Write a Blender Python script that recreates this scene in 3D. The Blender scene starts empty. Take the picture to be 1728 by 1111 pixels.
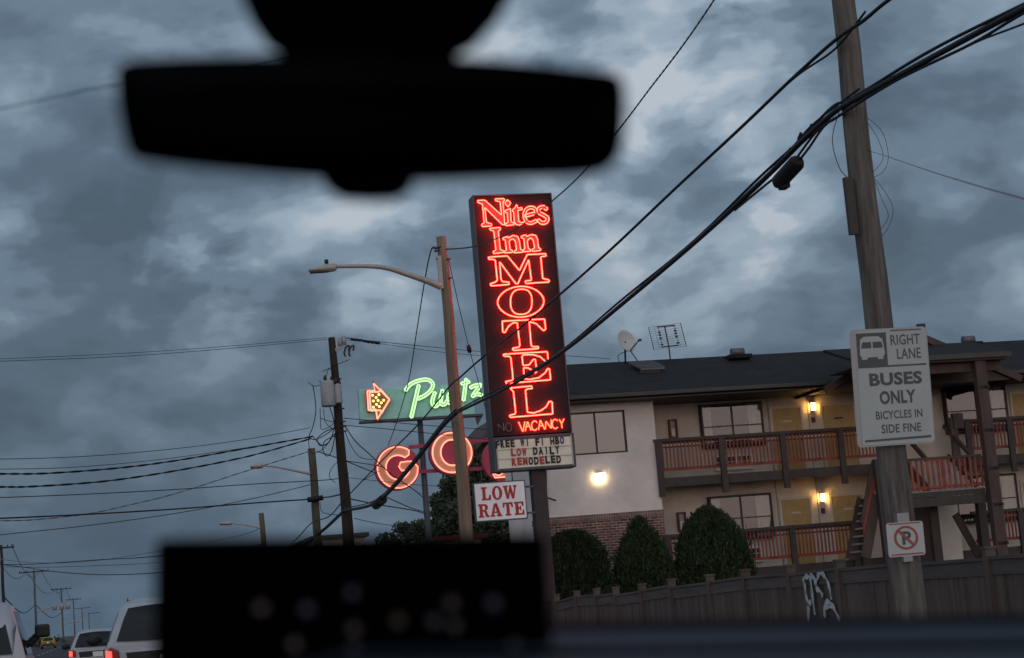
import bpy, bmesh, math, random
import numpy as np
from mathutils import Vector, Matrix
random.seed(7); RNG = np.random.default_rng(11)
SC = bpy.context.scene
COL = SC.collection

# ------------------------------------------------------------------ camera
F, YAW, PITCH, ROLL, EYE = 3093.0, math.radians(13.2), math.radians(8.33), math.radians(4.75), 1.45
fwd = Vector((math.sin(YAW)*math.cos(PITCH), math.cos(YAW)*math.cos(PITCH), math.sin(PITCH)))
_r = Vector((math.cos(YAW), -math.sin(YAW), 0)); _u = _r.cross(fwd)
RGT = _r*math.cos(ROLL) - _u*math.sin(ROLL); UPV = _r*math.sin(ROLL) + _u*math.cos(ROLL)
cd = bpy.data.cameras.new('camera'); cam = bpy.data.objects.new('camera', cd); COL.objects.link(cam)
M = Matrix((RGT, UPV, -fwd)).transposed().to_4x4(); M.translation = (0, 0, EYE)
cam.matrix_world = M
cd.sensor_width = 36; cd.lens = F/1728*36; cd.clip_start = 0.05; cd.clip_end = 6000
cd.dof.use_dof = True; cd.dof.focus_distance = 47; cd.dof.aperture_fstop = 5.4
SC.camera = cam
EYEV = Vector((0, 0, EYE))
def ray(px, py): return RGT*(px-864) + UPV*(555.5-py) + fwd*F
def P(px, py, Y): d = ray(px, py); return EYEV + d*(Y/d.y)          # photo direction met by the plane y = Y
def PX(px, py, X): d = ray(px, py); return EYEV + d*(X/d.x)
def PD(px, py, D): d = ray(px, py); return EYEV + d*(D/F)
def direction(px, py): return ray(px, py).normalized()

# ------------------------------------------------------------------ view, world, sun
SC.view_settings.view_transform = 'Standard'; SC.view_settings.look = 'None'
SC.view_settings.exposure = 0; SC.view_settings.gamma = 1
SC.cycles.max_bounces = 6; SC.cycles.use_denoising = True
W = bpy.data.worlds.new('World'); SC.world = W; W.use_nodes = True
nt = W.node_tree; nt.nodes.clear()
def N(t, **k):
    n = nt.nodes.new(t)
    for a, b in k.items(): setattr(n, a, b)
    return n
def L(a, b): nt.links.new(a, b)
def math_(op, a, b=None, c=None, clamp=False):
    n = N('ShaderNodeMath', operation=op, use_clamp=clamp)
    for i, v in enumerate((a, b, c)):
        if v is None: continue
        if isinstance(v, (int, float)): n.inputs[i].default_value = v
        else: L(v, n.inputs[i])
    return n.outputs[0]
def mixc(f, a, b, t='MIX'):
    n = N('ShaderNodeMix', data_type='RGBA', blend_type=t)
    for i, v in ((0, f), (6, a), (7, b)):
        if isinstance(v, (int, float)): n.inputs[i].default_value = v
        elif isinstance(v, tuple): n.inputs[i].default_value = (*v, 1)
        else: L(v, n.inputs[i])
    return n.outputs[2]
def rng_(v, a, b, c=0.0, d=1.0, smooth=True):
    n = N('ShaderNodeMapRange', interpolation_type='SMOOTHSTEP' if smooth else 'LINEAR')
    L(v, n.inputs[0])
    for i, x in enumerate((a, b, c, d)): n.inputs[i+1].default_value = x
    return n.outputs[0]
tc = N('ShaderNodeTexCoord'); sep = N('ShaderNodeSeparateXYZ'); L(tc.outputs['Generated'], sep.inputs[0])
dx, dy, dz = sep.outputs
zc = math_('MAXIMUM', dz, 0.0)
# cloud deck: direction met by a level sheet, softened near the horizon
wn = N('ShaderNodeTexNoise'); L(tc.outputs['Generated'], wn.inputs[0]); wn.inputs['Scale'].default_value = 9; wn.inputs['Detail'].default_value = 3
wv = N('ShaderNodeVectorMath', operation='MULTIPLY_ADD'); L(wn.outputs['Color'], wv.inputs[0]); wv.inputs[1].default_value = (.05, .05, .03); L(tc.outputs['Generated'], wv.inputs[2])
cmb = N('ShaderNodeVectorMath', operation='MULTIPLY'); L(wv.outputs[0], cmb.inputs[0]); cmb.inputs[1].default_value = (1, 1, 1.9)
def noise(scale, detail, rough, dist, off):
    mp = N('ShaderNodeMapping'); L(cmb.outputs[0], mp.inputs[0]); mp.inputs[1].default_value = off
    n = N('ShaderNodeTexNoise'); L(mp.outputs[0], n.inputs[0])
    n.inputs['Scale'].default_value = scale; n.inputs['Detail'].default_value = detail
    n.inputs['Roughness'].default_value = rough; n.inputs['Distortion'].default_value = dist
    return n.outputs[0]
n1 = noise(7.0, 4, 0.50, 0.0, (3.1, 0.7, 0.2))
n2 = noise(13.5, 6, 0.46, 0.1, (8.4, 2.2, 1.0))
n3 = noise(34.0, 5, 0.50, 0.1, (1.4, 5.2, 0.3))
v = math_('ADD', math_('ADD', math_('MULTIPLY_ADD', n1, 0.42, 0.020), math_('MULTIPLY', n2, 0.44)), math_('MULTIPLY', n3, 0.14))
BLOBS = [  # photo direction, angular radius (deg), strength: where the deck is thin or thick
    (1120, 60, 4.6, .12), (1240, 120, 2.4, .08), (980, 120, 3.0, .06), (1080, 290, 2.6, .05), (330, 495, 2.0, .15), (420, 440, 1.6, .08), (40, 465, 1.5, .12), (640, 430, 2.0, .08), (1000, 380, 2.2, .05),
    (640, 560, 1.5, .13), (1320, 385, 1.4, .20), (600, 340, 2.6, .06), (1120, 330, 3.0, .05), (250, 60, 3.0, .04), (1180, 560, 2.2, .05), (1560, 480, 2.2, .04),
    (420, 370, 3.2, -.05), (90, 330, 4.0, -.07), (60, 130, 3.5, -.05), (1600, 300, 4.5, -.07), (1290, 220, 2.2, -.09), (760, 330, 2.0, -.05), (1150, 110, 1.3, -.06),
    (100, 700, 5.5, -.06), (560, 500, 2.2, -.06), (1040, 470, 2.6, -.05), (300, 900, 7.0, -.07)]
Bp = math_('MULTIPLY', n1, 0.0); Bn = math_('MULTIPLY', n1, 0.0)
for bx, by, br, bs in BLOBS:
    c = direction(bx, by)
    dp = N('ShaderNodeVectorMath', operation='DOT_PRODUCT'); L(tc.outputs['Generated'], dp.inputs[0]); dp.inputs[1].default_value = c
    t_ = rng_(dp.outputs['Value'], math.cos(math.radians(br*1.7)), 1.0, 0.0, abs(bs))
    if bs > 0: Bp = math_('ADD', Bp, t_)
    else: Bn = math_('ADD', Bn, t_)
fluff = rng_(math_('ADD', math_('MULTIPLY', n2, .66), math_('MULTIPLY', n3, .34)), .38, .66, .32, 0.90)
v = math_('SUBTRACT', math_('ADD', v, math_('MULTIPLY', Bp, fluff)), math_('MULTIPLY', Bn, .5))
ramp = N('ShaderNodeValToRGB'); L(v, ramp.inputs[0])
R_ = ramp.color_ramp; R_.interpolation = 'EASE'
R_.elements[0].position = 0.36; R_.elements[0].color = (.070, .108, .156, 1)
R_.elements[1].position = 0.74; R_.elements[1].color = (.45, .51, .58, 1)
for p, c in ((.44, (.092, .139, .197)), (.51, (.135, .196, .268)), (.57, (.195, .270, .355)), (.65, (.30, .385, .475))):
    e = R_.elements.new(p); e.color = (*c, 1)
# thicker and bluer air low down
low = rng_(dz, 0.0, 0.24, 0.0, 1.0)
clouds = mixc(low, mixc(0.50, ramp.outputs[0], (.062, .106, .152)), ramp.outputs[0])
# after-sunset glow low in the west, behind the camera
west = rng_(dy, -0.25, -0.9, 0.0, 1.0)
band = rng_(dz, 0.34, 0.02, 0.0, 1.0)
glow = mixc(math_('MULTIPLY', west, band), clouds, (1.35, 1.0, .85))
upper = rng_(dz, 0.25, 0.8, 0.0, 1.0)
glow = mixc(math_('MULTIPLY', upper, 0.6), glow, (.30, .36, .46))
wide = rng_(dy, 0.15, -0.5, 0.0, 0.75)
glow = mixc(math_('MULTIPLY', wide, rng_(dz, -0.02, 0.1)), glow, (.40, .40, .42), 'ADD')
ground_mask = rng_(dz, -0.02, 0.0, 1.0, 0.0)
glow = mixc(ground_mask, glow, (.02, .022, .025))
sky = N('ShaderNodeTexSky', sky_type='NISHITA', sun_disc=False)
sky.sun_elevation = math.radians(3); sky.sun_rotation = math.radians(200); sky.air_density = 1.5; sky.dust_density = 2
tot = mixc(0.006, glow, sky.outputs[0], 'ADD')
bg = N('ShaderNodeBackground'); L(tot, bg.inputs[0]); bg.inputs[1].default_value = 1.0
wo = N('ShaderNodeOutputWorld'); L(bg.outputs[0], wo.inputs[0])
sl = bpy.data.lights.new('sun', 'SUN'); sl.energy = 0.10; sl.angle = math.radians(25); sl.color = (1.0, .90, .82)
so = bpy.data.objects.new('sun', sl); COL.objects.link(so)
_sd = Vector((-0.34, -0.92, 0.2)).normalized()       # towards the sun
so.rotation_euler = _sd.to_track_quat('Z', 'Y').to_euler(); so.location = (0, 0, 40)

# ------------------------------------------------------------------ materials
def mat(name, col, rough=0.7, var=0.0, scale=3.0, bump=0.0, bscale=None, metal=0.0, spec=0.4, emit=None, es=1.0, stretch=(1, 1, 1), col2=None, detail=6):
    m = bpy.data.materials.new(name); m.use_nodes = True; t = m.node_tree
    b = t.nodes['Principled BSDF']
    b.inputs['Base Color'].default_value = (*col, 1); b.inputs['Roughness'].default_value = rough
    b.inputs['Metallic'].default_value = metal; b.inputs['Specular IOR Level'].default_value = spec
    if var or bump:
        c = t.nodes.new('ShaderNodeTexCoord'); mp = t.nodes.new('ShaderNodeMapping'); mp.inputs[3].default_value = stretch
        t.links.new(c.outputs['Object'], mp.inputs[0])
    if var:
        n = t.nodes.new('ShaderNodeTexNoise'); n.inputs['Scale'].default_value = scale; n.inputs['Detail'].default_value = detail; n.inputs['Roughness'].default_value = .62
        t.links.new(mp.outputs[0], n.inputs[0])
        r = t.nodes.new('ShaderNodeValToRGB'); r.color_ramp.elements[0].position = .3; r.color_ramp.elements[1].position = .7
        a = tuple(max(0, x*(1-var)) for x in col); z = col2 or tuple(x*(1+var) for x in col)
        r.color_ramp.elements[0].color = (*a, 1); r.color_ramp.elements[1].color = (*z, 1)
        t.links.new(n.outputs[0], r.inputs[0]); t.links.new(r.outputs[0], b.inputs['Base Color'])
    if bump:
        n2 = t.nodes.new('ShaderNodeTexNoise'); n2.inputs['Scale'].default_value = bscale or scale*3; n2.inputs['Detail'].default_value = 5
        t.links.new(mp.outputs[0], n2.inputs[0])
        bp = t.nodes.new('ShaderNodeBump'); bp.inputs['Strength'].default_value = bump; bp.inputs['Distance'].default_value = .03
        t.links.new(n2.outputs[0], bp.inputs['Height']); t.links.new(bp.outputs[0], b.inputs['Normal'])
    if emit:
        b.inputs['Emission Color'].default_value = (*emit, 1); b.inputs['Emission Strength'].default_value = es
    return m
def brick_mat(name, c1, c2, mortar, bw, bh, ms=0.012, vertical='XZ', rough=.85, bump=.5, offset=.5, bias=0.0, blotch=0.3, rot=None):
    m = bpy.data.materials.new(name); m.use_nodes = True; t = m.node_tree; b = t.nodes['Principled BSDF']
    c = t.nodes.new('ShaderNodeTexCoord'); s = t.nodes.new('ShaderNodeSeparateXYZ'); k = t.nodes.new('ShaderNodeCombineXYZ')
    t.links.new(c.outputs['Object'], s.inputs[0])
    t.links.new(s.outputs[vertical[0]], k.inputs[0]); t.links.new(s.outputs[vertical[1]], k.inputs[1])
    br = t.nodes.new('ShaderNodeTexBrick'); t.links.new(k.outputs[0], br.inputs[0])
    br.inputs['Color1'].default_value = (*c1, 1); br.inputs['Color2'].default_value = (*c2, 1); br.inputs['Mortar'].default_value = (*mortar, 1)
    br.inputs['Scale'].default_value = 1; br.inputs['Brick Width'].default_value = bw; br.inputs['Row Height'].default_value = bh
    br.inputs['Mortar Size'].default_value = ms; br.inputs['Bias'].default_value = bias; br.offset = offset
    n = t.nodes.new('ShaderNodeTexNoise'); n.inputs['Scale'].default_value = 2.2; n.inputs['Detail'].default_value = 8; n.inputs['Roughness'].default_value = .7
    t.links.new(c.outputs['Object'], n.inputs[0])
    mr = t.nodes.new('ShaderNodeMapRange'); mr.inputs[1].default_value = .3; mr.inputs[2].default_value = .7; mr.inputs[3].default_value = 1-blotch; mr.inputs[4].default_value = 1+blotch
    t.links.new(n.outputs[0], mr.inputs[0])
    mx = t.nodes.new('ShaderNodeMix'); mx.data_type = 'RGBA'; mx.blend_type = 'MULTIPLY'; mx.inputs[0].default_value = 1
    t.links.new(br.outputs[0], mx.inputs[6]); t.links.new(mr.outputs[0], mx.inputs[7]); t.links.new(mx.outputs[2], b.inputs['Base Color'])
    bp = t.nodes.new('ShaderNodeBump'); bp.inputs['Strength'].default_value = bump; bp.inputs['Distance'].default_value = .02; bp.invert = True
    t.links.new(br.outputs['Fac'], bp.inputs['Height']); t.links.new(bp.outputs[0], b.inputs['Normal'])
    b.inputs['Roughness'].default_value = rough; b.inputs['Specular IOR Level'].default_value = .3
    return m
def glow_mat(name, col):
    m = bpy.data.materials.new(name); m.use_nodes = True; b = m.node_tree.nodes['Principled BSDF']
    b.inputs['Base Color'].default_value = (.1, .1, .1, 1); b.inputs['Emission Color'].default_value = (*[c/max(col) for c in col], 1); b.inputs['Emission Strength'].default_value = max(col)
    return m
def glass_mat(name, tint, refl=0.16, rough=0.02, trans=0.5):
    m = bpy.data.materials.new(name); m.use_nodes = True; t = m.node_tree; t.nodes.clear()
    o = t.nodes.new('ShaderNodeOutputMaterial'); g = t.nodes.new('ShaderNodeBsdfGlossy'); g.inputs['Roughness'].default_value = rough; g.inputs['Color'].default_value = (.95, .95, .97, 1)
    tr = t.nodes.new('ShaderNodeBsdfTransparent'); tr.inputs[0].default_value = (*tint, 1)
    mx = t.nodes.new('ShaderNodeMixShader'); fr = t.nodes.new('ShaderNodeFresnel'); fr.inputs[0].default_value = 1.5
    ad = t.nodes.new('ShaderNodeMath'); ad.operation = 'ADD'; ad.use_clamp = True; ad.inputs[1].default_value = refl
    nz = t.nodes.new('ShaderNodeTexNoise'); nz.inputs['Scale'].default_value = 1.3; bp = t.nodes.new('ShaderNodeBump'); bp.inputs['Strength'].default_value = .04; bp.inputs['Distance'].default_value = .05
    c = t.nodes.new('ShaderNodeTexCoord'); t.links.new(c.outputs['Object'], nz.inputs[0]); t.links.new(nz.outputs[0], bp.inputs['Height']); t.links.new(bp.outputs[0], g.inputs['Normal'])
    t.links.new(fr.outputs[0], ad.inputs[0]); t.links.new(ad.outputs[0], mx.inputs[0]); t.links.new(tr.outputs[0], mx.inputs[1]); t.links.new(g.outputs[0], mx.inputs[2]); t.links.new(mx.outputs[0], o.inputs[0])
    return m
m_black = mat('black_plastic', (.0015, .0015, .0018), .7, spec=.02)
m_mirror = mat('dimmed_mirror_glass', (.0015, .0015, .0018), .35, spec=.04)
m_head = mat('dark_headliner', (.015, .015, .017), .95, spec=.1)
m_dash = mat('dashboard_vinyl', (.034, .050, .068), .8, .2, 40, .2, 200, spec=.15)
m_asphalt = mat('asphalt', (.032, .032, .035), .9, .35, 1.2, .4, 60)
m_paint_w = mat('road_paint', (.7, .7, .66), .8, .2, 8)
m_paint_y = mat('yellow_road_paint', (.65, .42, .06), .8, .2, 8)
m_conc = mat('concrete', (.28, .27, .25), .9, .25, 2, .3, 30)
m_dirt = mat('ground_soil', (.06, .055, .04), .95, .4, .5, .3, 8)
m_wood_pole = mat('weathered_pole_wood', (.112, .102, .092), .95, .6, 11, .9, 24, stretch=(1, 1, .09), spec=.15, detail=9)
m_wood_light = mat('pale_pole_wood', (.19, .145, .11), .9, .35, 9, .6, 26, stretch=(1, 1, .07), spec=.15, detail=9)
m_wood_tar = mat('creosoted_pole_wood', (.035, .025, .02), .85, .4, 9, .6, 26, stretch=(1, 1, .07), spec=.2, detail=9)
m_cable = mat('black_cable', (.009, .010, .012), .5, spec=.25)
m_cable_grey = mat('grey_cable', (.16, .16, .16), .5)
m_galv = mat('galvanised_steel', (.34, .34, .34), .55, .15, 6, metal=.5)
m_lamp_arm = mat('lamp_arm_metal', (.36, .33, .31), .5, .12, 5, metal=.2)
m_trans = mat('transformer_grey_paint', (.27, .29, .30), .45, .12, 4)
m_rubber = mat('black_rubber', (.007, .007, .008), .7)
# motel
m_stucco = mat('white_stucco', (.68, .62, .58), .95, .16, .8, .35, 14)
m_stucco_b = mat('beige_stucco', (.56, .51, .44), .95, .22, .8, .3, 14)
m_roof = brick_mat('asphalt_shingles', (.0075, .0075, .008), (.0145, .0145, .015), (.004, .004, .004), .33, .14, .008, 'XY', bump=.8, blotch=.45)
m_brick = brick_mat('old_red_brick', (.22, .075, .055), (.065, .035, .032), (.30, .27, .24), .235, .078, .011, 'XZ', bump=.6, blotch=.45)
m_cap = brick_mat('brick_cap_course', (.22, .11, .08), (.13, .075, .06), (.26, .235, .21), .075, .3, .010, 'XZ', bump=.6, blotch=.4, offset=0)
m_brown = mat('dark_brown_paint', (.050, .038, .034), .7, .25, 5, .2, 20, stretch=(1, 1, .3))
m_brown2 = mat('red_brown_timber', (.064, .042, .035), .7, .3, 5, .2, 20, stretch=(1, 1, .2))
m_orange = mat('orange_red_paint', (.24, .055, .038), .7, .4, 2.2)
m_door = mat('mustard_door_paint', (.40, .285, .125), .55, .08, 3)
m_doorframe = mat('cream_trim', (.55, .49, .42), .6)
m_winframe = mat('dark_bronze_frame', (.028, .022, .020), .5)
m_gutter = mat('brown_gutter', (.055, .048, .042), .6, .15, 3)
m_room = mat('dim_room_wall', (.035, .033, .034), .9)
m_curtain = mat('white_curtain', (.62, .60, .56), .9, .08, 8)
m_glass = glass_mat('window_glass', (.78, .80, .80), .008)
m_glass2 = glass_mat('office_window_glass', (.5, .53, .54), .06)
m_ac = mat('ac_white', (.62, .62, .60), .6)
m_grille = mat('ac_grille', (.012, .012, .012), .6)
m_sconce = glow_mat('lit_sconce_glass', (46, 23, 5.5))
m_flood = glow_mat('lit_flood_lens', (15, 11, 6))
m_redbox = mat('red_box_paint', (.11, .015, .015), .5)
m_step = mat('stair_tread_concrete', (.30, .28, .25), .9, .2, 4)
m_bolt = mat('bolt_steel', (.01, .01, .012), .5, metal=.3)
# signs
m_signbody = mat('sign_face_black', (.010, .008, .010), .8, .15, 2)
m_signside = mat('sign_side_paint', (.055, .062, .072), .5, .2, 3)
m_letterpan = mat('painted_letter', (.10, .07, .075), .6, .25, 4)
m_neon = glow_mat('red_neon', (56.0, .78, .46))
m_neon2 = glow_mat('amber_red_neon', (36.0, .62, .26))
m_neon_off = mat('unlit_neon_tube', (.16, .13, .13), .2, spec=.6)
m_cream = mat('marquee_cream', (.72, .67, .54), .5, .08, 3)
m_marq_rail = mat('marquee_track', (.42, .39, .33), .5)
m_txt_k = mat('black_letter', (.012, .012, .014), .5); m_txt_r = mat('red_letter', (.42, .035, .03), .5); m_txt_b = mat('blue_letter', (.02, .035, .16), .5)
m_white_panel = mat('white_sign_panel', (.76, .78, .80), .45, .06, 3)
m_red_paint = mat('red_sign_paint', (.40, .018, .022), .5)
m_post_brown = mat('sign_post_paint', (.045, .030, .032), .7, .2, 4)
m_turq = mat('turquoise_sign_paint', (.30, .62, .54), .55, .15, 2)
m_green_face = mat('pale_green_letter', (.60, .50, .46), .5)
m_green_neon = glow_mat('green_neon', (.80, 2.0, .66))
m_or_neon = glow_mat('orange_neon', (2.2, .62, .42))
m_or_face = mat('orange_letter_face', (.72, .36, .22), .5)
m_maroon = mat('maroon_disc_paint', (.36, .040, .085), .55, .1, 3)
m_bulb = glow_mat('yellow_bulb', (2.6, 1.7, .5))
m_olive = mat('arrow_inner_paint', (.24, .15, .05), .6)
m_bus_w = mat('grey_reflective_sheet', (.33, .365, .36), .5, .05, 4); m_bus_k = mat('sign_dark_print', (.058, .062, .064), .5); m_alu = mat('bare_aluminium', (.24, .25, .26), .4, metal=.5)  # bus sign sheet is one mid grey, well below white
m_np_r = mat('faded_red_print', (.26, .06, .055), .5); m_np_w = mat('white_sheet', (.38, .39, .385), .5, .06, 5)
m_fence = mat('stained_fence_board', (.088, .070, .062), .85, .4, 5, .5, 22, stretch=(1, 1, .08), spec=.2, detail=9)
m_fence_top = mat('fence_rail_board', (.080, .069, .064), .8, .35, 5, .4, 22, stretch=(.08, .08, 1), spec=.25, detail=9)
m_spray = mat('white_spray_paint', (.36, .39, .41), .8, .35, 9)
m_carwhite = mat('white_car_paint', (.31, .34, .38), .25, spec=.6); m_carsilver = mat('silver_car_paint', (.32, .34, .38), .42, .0, metal=.3, spec=.6)
m_carglass = mat('dark_car_glass', (.006, .008, .011), .08, spec=.3)
m_tail = glow_mat('lit_tail_lamp', (5.0, .14, .10)); m_tail_hot = glow_mat('lit_brake_lamp', (5.0, .30, .18)); m_tail_dim = mat('red_lens', (.20, .008, .008), .15, spec=.7)
m_tyre = mat('tyre_rubber', (.012, .012, .012), .9); m_rim = mat('alloy_rim', (.4, .4, .42), .35, metal=.8)
m_trim = mat('black_trim', (.012, .013, .014), .6)
m_plate = mat('licence_plate', (.6, .62, .62), .5)
m_vent = mat('dull_vent_metal', (.12, .12, .125), .55, .2, 6, metal=.3)
m_dishgrey = mat('dish_grey', (.46, .46, .44), .6, .06, 4)
m_bark = mat('bark', (.06, .045, .035), .95, .3, 8)
def leaf_mat(name, c):
    m = mat(name, c, .85, .30, 1.1, spec=.1, col2=tuple(x*1.5 for x in c)); return m
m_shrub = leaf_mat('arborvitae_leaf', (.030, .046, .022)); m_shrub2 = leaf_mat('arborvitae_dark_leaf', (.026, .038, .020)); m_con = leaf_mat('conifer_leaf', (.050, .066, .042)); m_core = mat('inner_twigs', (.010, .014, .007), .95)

# ------------------------------------------------------------------ mesh helpers
class MB:
    def __init__(s): s.v = []; s.f = []; s.smooth = []
    def add(s, vs, fs, smooth=False):
        n = len(s.v); s.v += [Vector(a) for a in vs]; s.f += [tuple(i+n for i in f) for f in fs]; s.smooth += [smooth]*len(fs); return s
    def box(s, a, b):
        x0, y0, z0 = (min(a[i], b[i]) for i in range(3)); x1, y1, z1 = (max(a[i], b[i]) for i in range(3))
        return s.add([(x0, y0, z0), (x1, y0, z0), (x1, y1, z0), (x0, y1, z0), (x0, y0, z1), (x1, y0, z1), (x1, y1, z1), (x0, y1, z1)],
              [(0, 3, 2, 1), (4, 5, 6, 7), (0, 1, 5, 4), (1, 2, 6, 5), (2, 3, 7, 6), (3, 0, 4, 7)])
    def bar(s, a, b, w, h, up=(0, 0, 1)):
        a, b = Vector(a), Vector(b); d = (b-a).normalized(); u = Vector(up)
        sx = d.cross(u)
        if sx.length < 1e-4: sx = d.cross(Vector((0, 1, 0)))
        sx.normalize(); uz = sx.cross(d); vs = []
        for p in (a, b):
            for i, j in ((-1, -1), (1, -1), (1, 1), (-1, 1)): vs.append(p + sx*w/2*i + uz*h/2*j)
        return s.add(vs, [(3, 2, 1, 0), (4, 5, 6, 7), (0, 1, 5, 4), (1, 2, 6, 5), (2, 3, 7, 6), (3, 0, 4, 7)])
    def tube(s, pts, r, n=8, closed=False, cap=True):
        pts = [Vector(p) for p in pts]; k = len(pts)
        if k < 2: return s
        rs = r if isinstance(r, (list, tuple)) else [r]*k
        base = len(s.v); prev = None
        for i, p in enumerate(pts):
            if closed: d = pts[(i+1) % k] - pts[i-1]
            else: d = pts[min(i+1, k-1)] - pts[max(i-1, 0)]
            if d.length < 1e-9: d = Vector((0, 0, 1))
            d.normalize()
            if prev is None:
                ref = Vector((0, 0, 1)) if abs(d.z) < .9 else Vector((0, 1, 0)); a = d.cross(ref).normalized()
            else:
                a = prev - d*prev.dot(d)
                if a.length < 1e-6: a = d.orthogonal()
                a.normalize()
            prev = a; b = d.cross(a)
            for j in range(n):
                t = 2*math.pi*j/n; s.v.append(p + (a*math.cos(t) + b*math.sin(t))*rs[i])
        m = k if closed else k-1
        for i in range(m):
            i2 = (i+1) % k
            for j in range(n):
                j2 = (j+1) % n; s.f.append((base+i*n+j, base+i*n+j2, base+i2*n+j2, base+i2*n+j)); s.smooth.append(True)
        if cap and not closed:
            s.f.append(tuple(base+j for j in reversed(range(n)))); s.f.append(tuple(base+(k-1)*n+j for j in range(n))); s.smooth += [False, False]
        return s
    def prism(s, loop, off):
        """closed loop of points swept by vector off"""
        n = len(loop); off = Vector(off); vs = [Vector(p) for p in loop]; vs += [p+off for p in vs]
        return s.add(vs, [tuple(range(n))[::-1], tuple(range(n, 2*n))] + [(i, (i+1) % n, n+(i+1) % n, n+i) for i in range(n)])
    def loft(s, rings, smooth=True, caps=True):
        n = len(rings[0]); b = len(s.v)
        for r in rings: s.v += [Vector(p) for p in r]
        for i in range(len(rings)-1):
            for j in range(n):
                j2 = (j+1) % n; s.f.append((b+i*n+j, b+i*n+j2, b+(i+1)*n+j2, b+(i+1)*n+j)); s.smooth.append(smooth)
        if caps:
            s.f.append(tuple(b+j for j in reversed(range(n)))); s.f.append(tuple(b+(len(rings)-1)*n+j for j in range(n))); s.smooth += [False, False]
        return s
    def sphere(s, c, r, n=10, sq=(1, 1, 1)):
        c = Vector(c); rings = []
        for i in range(1, n):
            t = math.pi*i/n; rings.append([c + Vector((r*sq[0]*math.sin(t)*math.cos(2*math.pi*j/n), r*sq[1]*math.sin(t)*math.sin(2*math.pi*j/n), -r*sq[2]*math.cos(t))) for j in range(n)])
        return s.loft(rings)
    def quads(s, V4):
        b = len(s.v); s.v += [Vector(p) for p in V4.reshape(-1, 3)]; k = len(V4)
        s.f += [(b+4*i, b+4*i+1, b+4*i+2, b+4*i+3) for i in range(k)]; s.smooth += [False]*k; return s
    def center_base(s):
        xs = [v.x for v in s.v]; ys = [v.y for v in s.v]; zs = [v.z for v in s.v]
        return Vector(((min(xs)+max(xs))/2, (min(ys)+max(ys))/2, min(zs)))
def world_of(o):
    p = Vector((0, 0, 0))
    while o: p += o.location; o = o.parent
    return p
def tag(o, label=None, cat=None, group=None, kind=None):
    if label: o['label'] = label
    if cat: o['category'] = cat
    if group: o['group'] = group
    if kind: o['kind'] = kind
    return o
def thing(name, label, cat, loc, group=None):
    o = bpy.data.objects.new(name, None); o.location = loc; o.empty_display_size = .2; COL.objects.link(o); return tag(o, label, cat, group)
def build(name, mb, m, parent=None, bevel=0.0, label=None, loc=None, fixn=True, subsurf=0, edge=False):
    base = world_of(parent) if parent else (Vector(loc) if loc is not None else mb.center_base())
    me = bpy.data.meshes.new(name); me.from_pydata([v-base for v in mb.v], [], mb.f); me.materials.append(m)
    me.polygons.foreach_set('use_smooth', mb.smooth)
    if fixn:
        bm = bmesh.new(); bm.from_mesh(me); bmesh.ops.recalc_face_normals(bm, faces=bm.faces); bm.to_mesh(me); bm.free()
    me.update()
    o = bpy.data.objects.new(name, me); COL.objects.link(o)
    if parent: o.parent = parent
    else: o.location = base
    if bevel:
        b = o.modifiers.new('bevel', 'BEVEL'); b.width = bevel; b.segments = 2; b.limit_method = 'ANGLE'; b.angle_limit = math.radians(40)
    if subsurf:
        b = o.modifiers.new('subsurf', 'SUBSURF'); b.levels = subsurf; b.render_levels = subsurf
    if label: o['label'] = label
    return o
def solo(name, mb, m, label, cat, group=None, kind=None, **k):
    return tag(build(name, mb, m, **k), label, cat, group, kind)
def structure(name, mb, m): return tag(build(name, mb, m, loc=(0, 0, 0)), kind='structure')
def copy_thing(root, loc):
    r = root.copy(); COL.objects.link(r); r.location = loc
    for ch in root.children:
        c = ch.copy(); COL.objects.link(c); c.parent = r
        for g in ch.children:
            d = g.copy(); COL.objects.link(d); d.parent = c
    return r
def smooth_path(pts, sub=8, closed=False):
    pts = [Vector(p) for p in pts]; out = []; n = len(pts); rngn = n if closed else n-1
    for i in range(rngn):
        if closed: p0, p1, p2, p3 = pts[i-1], pts[i], pts[(i+1) % n], pts[(i+2) % n]
        else: p0, p1, p2, p3 = pts[max(i-1, 0)], pts[i], pts[i+1], pts[min(i+2, n-1)]
        for j in range(sub):
            t = j/sub; t2, t3 = t*t, t*t*t
            out.append(.5*((2*p1) + (p2-p0)*t + (2*p0-5*p1+4*p2-p3)*t2 + (3*p1-p0-3*p2+p3)*t3))
    if not closed: out.append(pts[-1])
    return out
def round_corners(pts, r, seg=3, closed=True):
    """2D polyline with corners eased by radius r"""
    out = []; n = len(pts)
    for i in range(n):
        p = Vector(pts[i]).to_2d()
        if not closed and i in (0, n-1): out.append(p); continue
        a = Vector(pts[i-1]).to_2d(); b = Vector(pts[(i+1) % n]).to_2d()
        da, db = a-p, b-p; la, lb = da.length, db.length
        if la < 1e-6 or lb < 1e-6: continue
        ra = min(r, la*.45); rb = min(r, lb*.45); A = p+da/la*ra; B = p+db/lb*rb
        for k in range(seg+1):
            t = k/seg; out.append((1-t)**2*A + 2*t*(1-t)*p + t*t*B)
    return out
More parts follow.
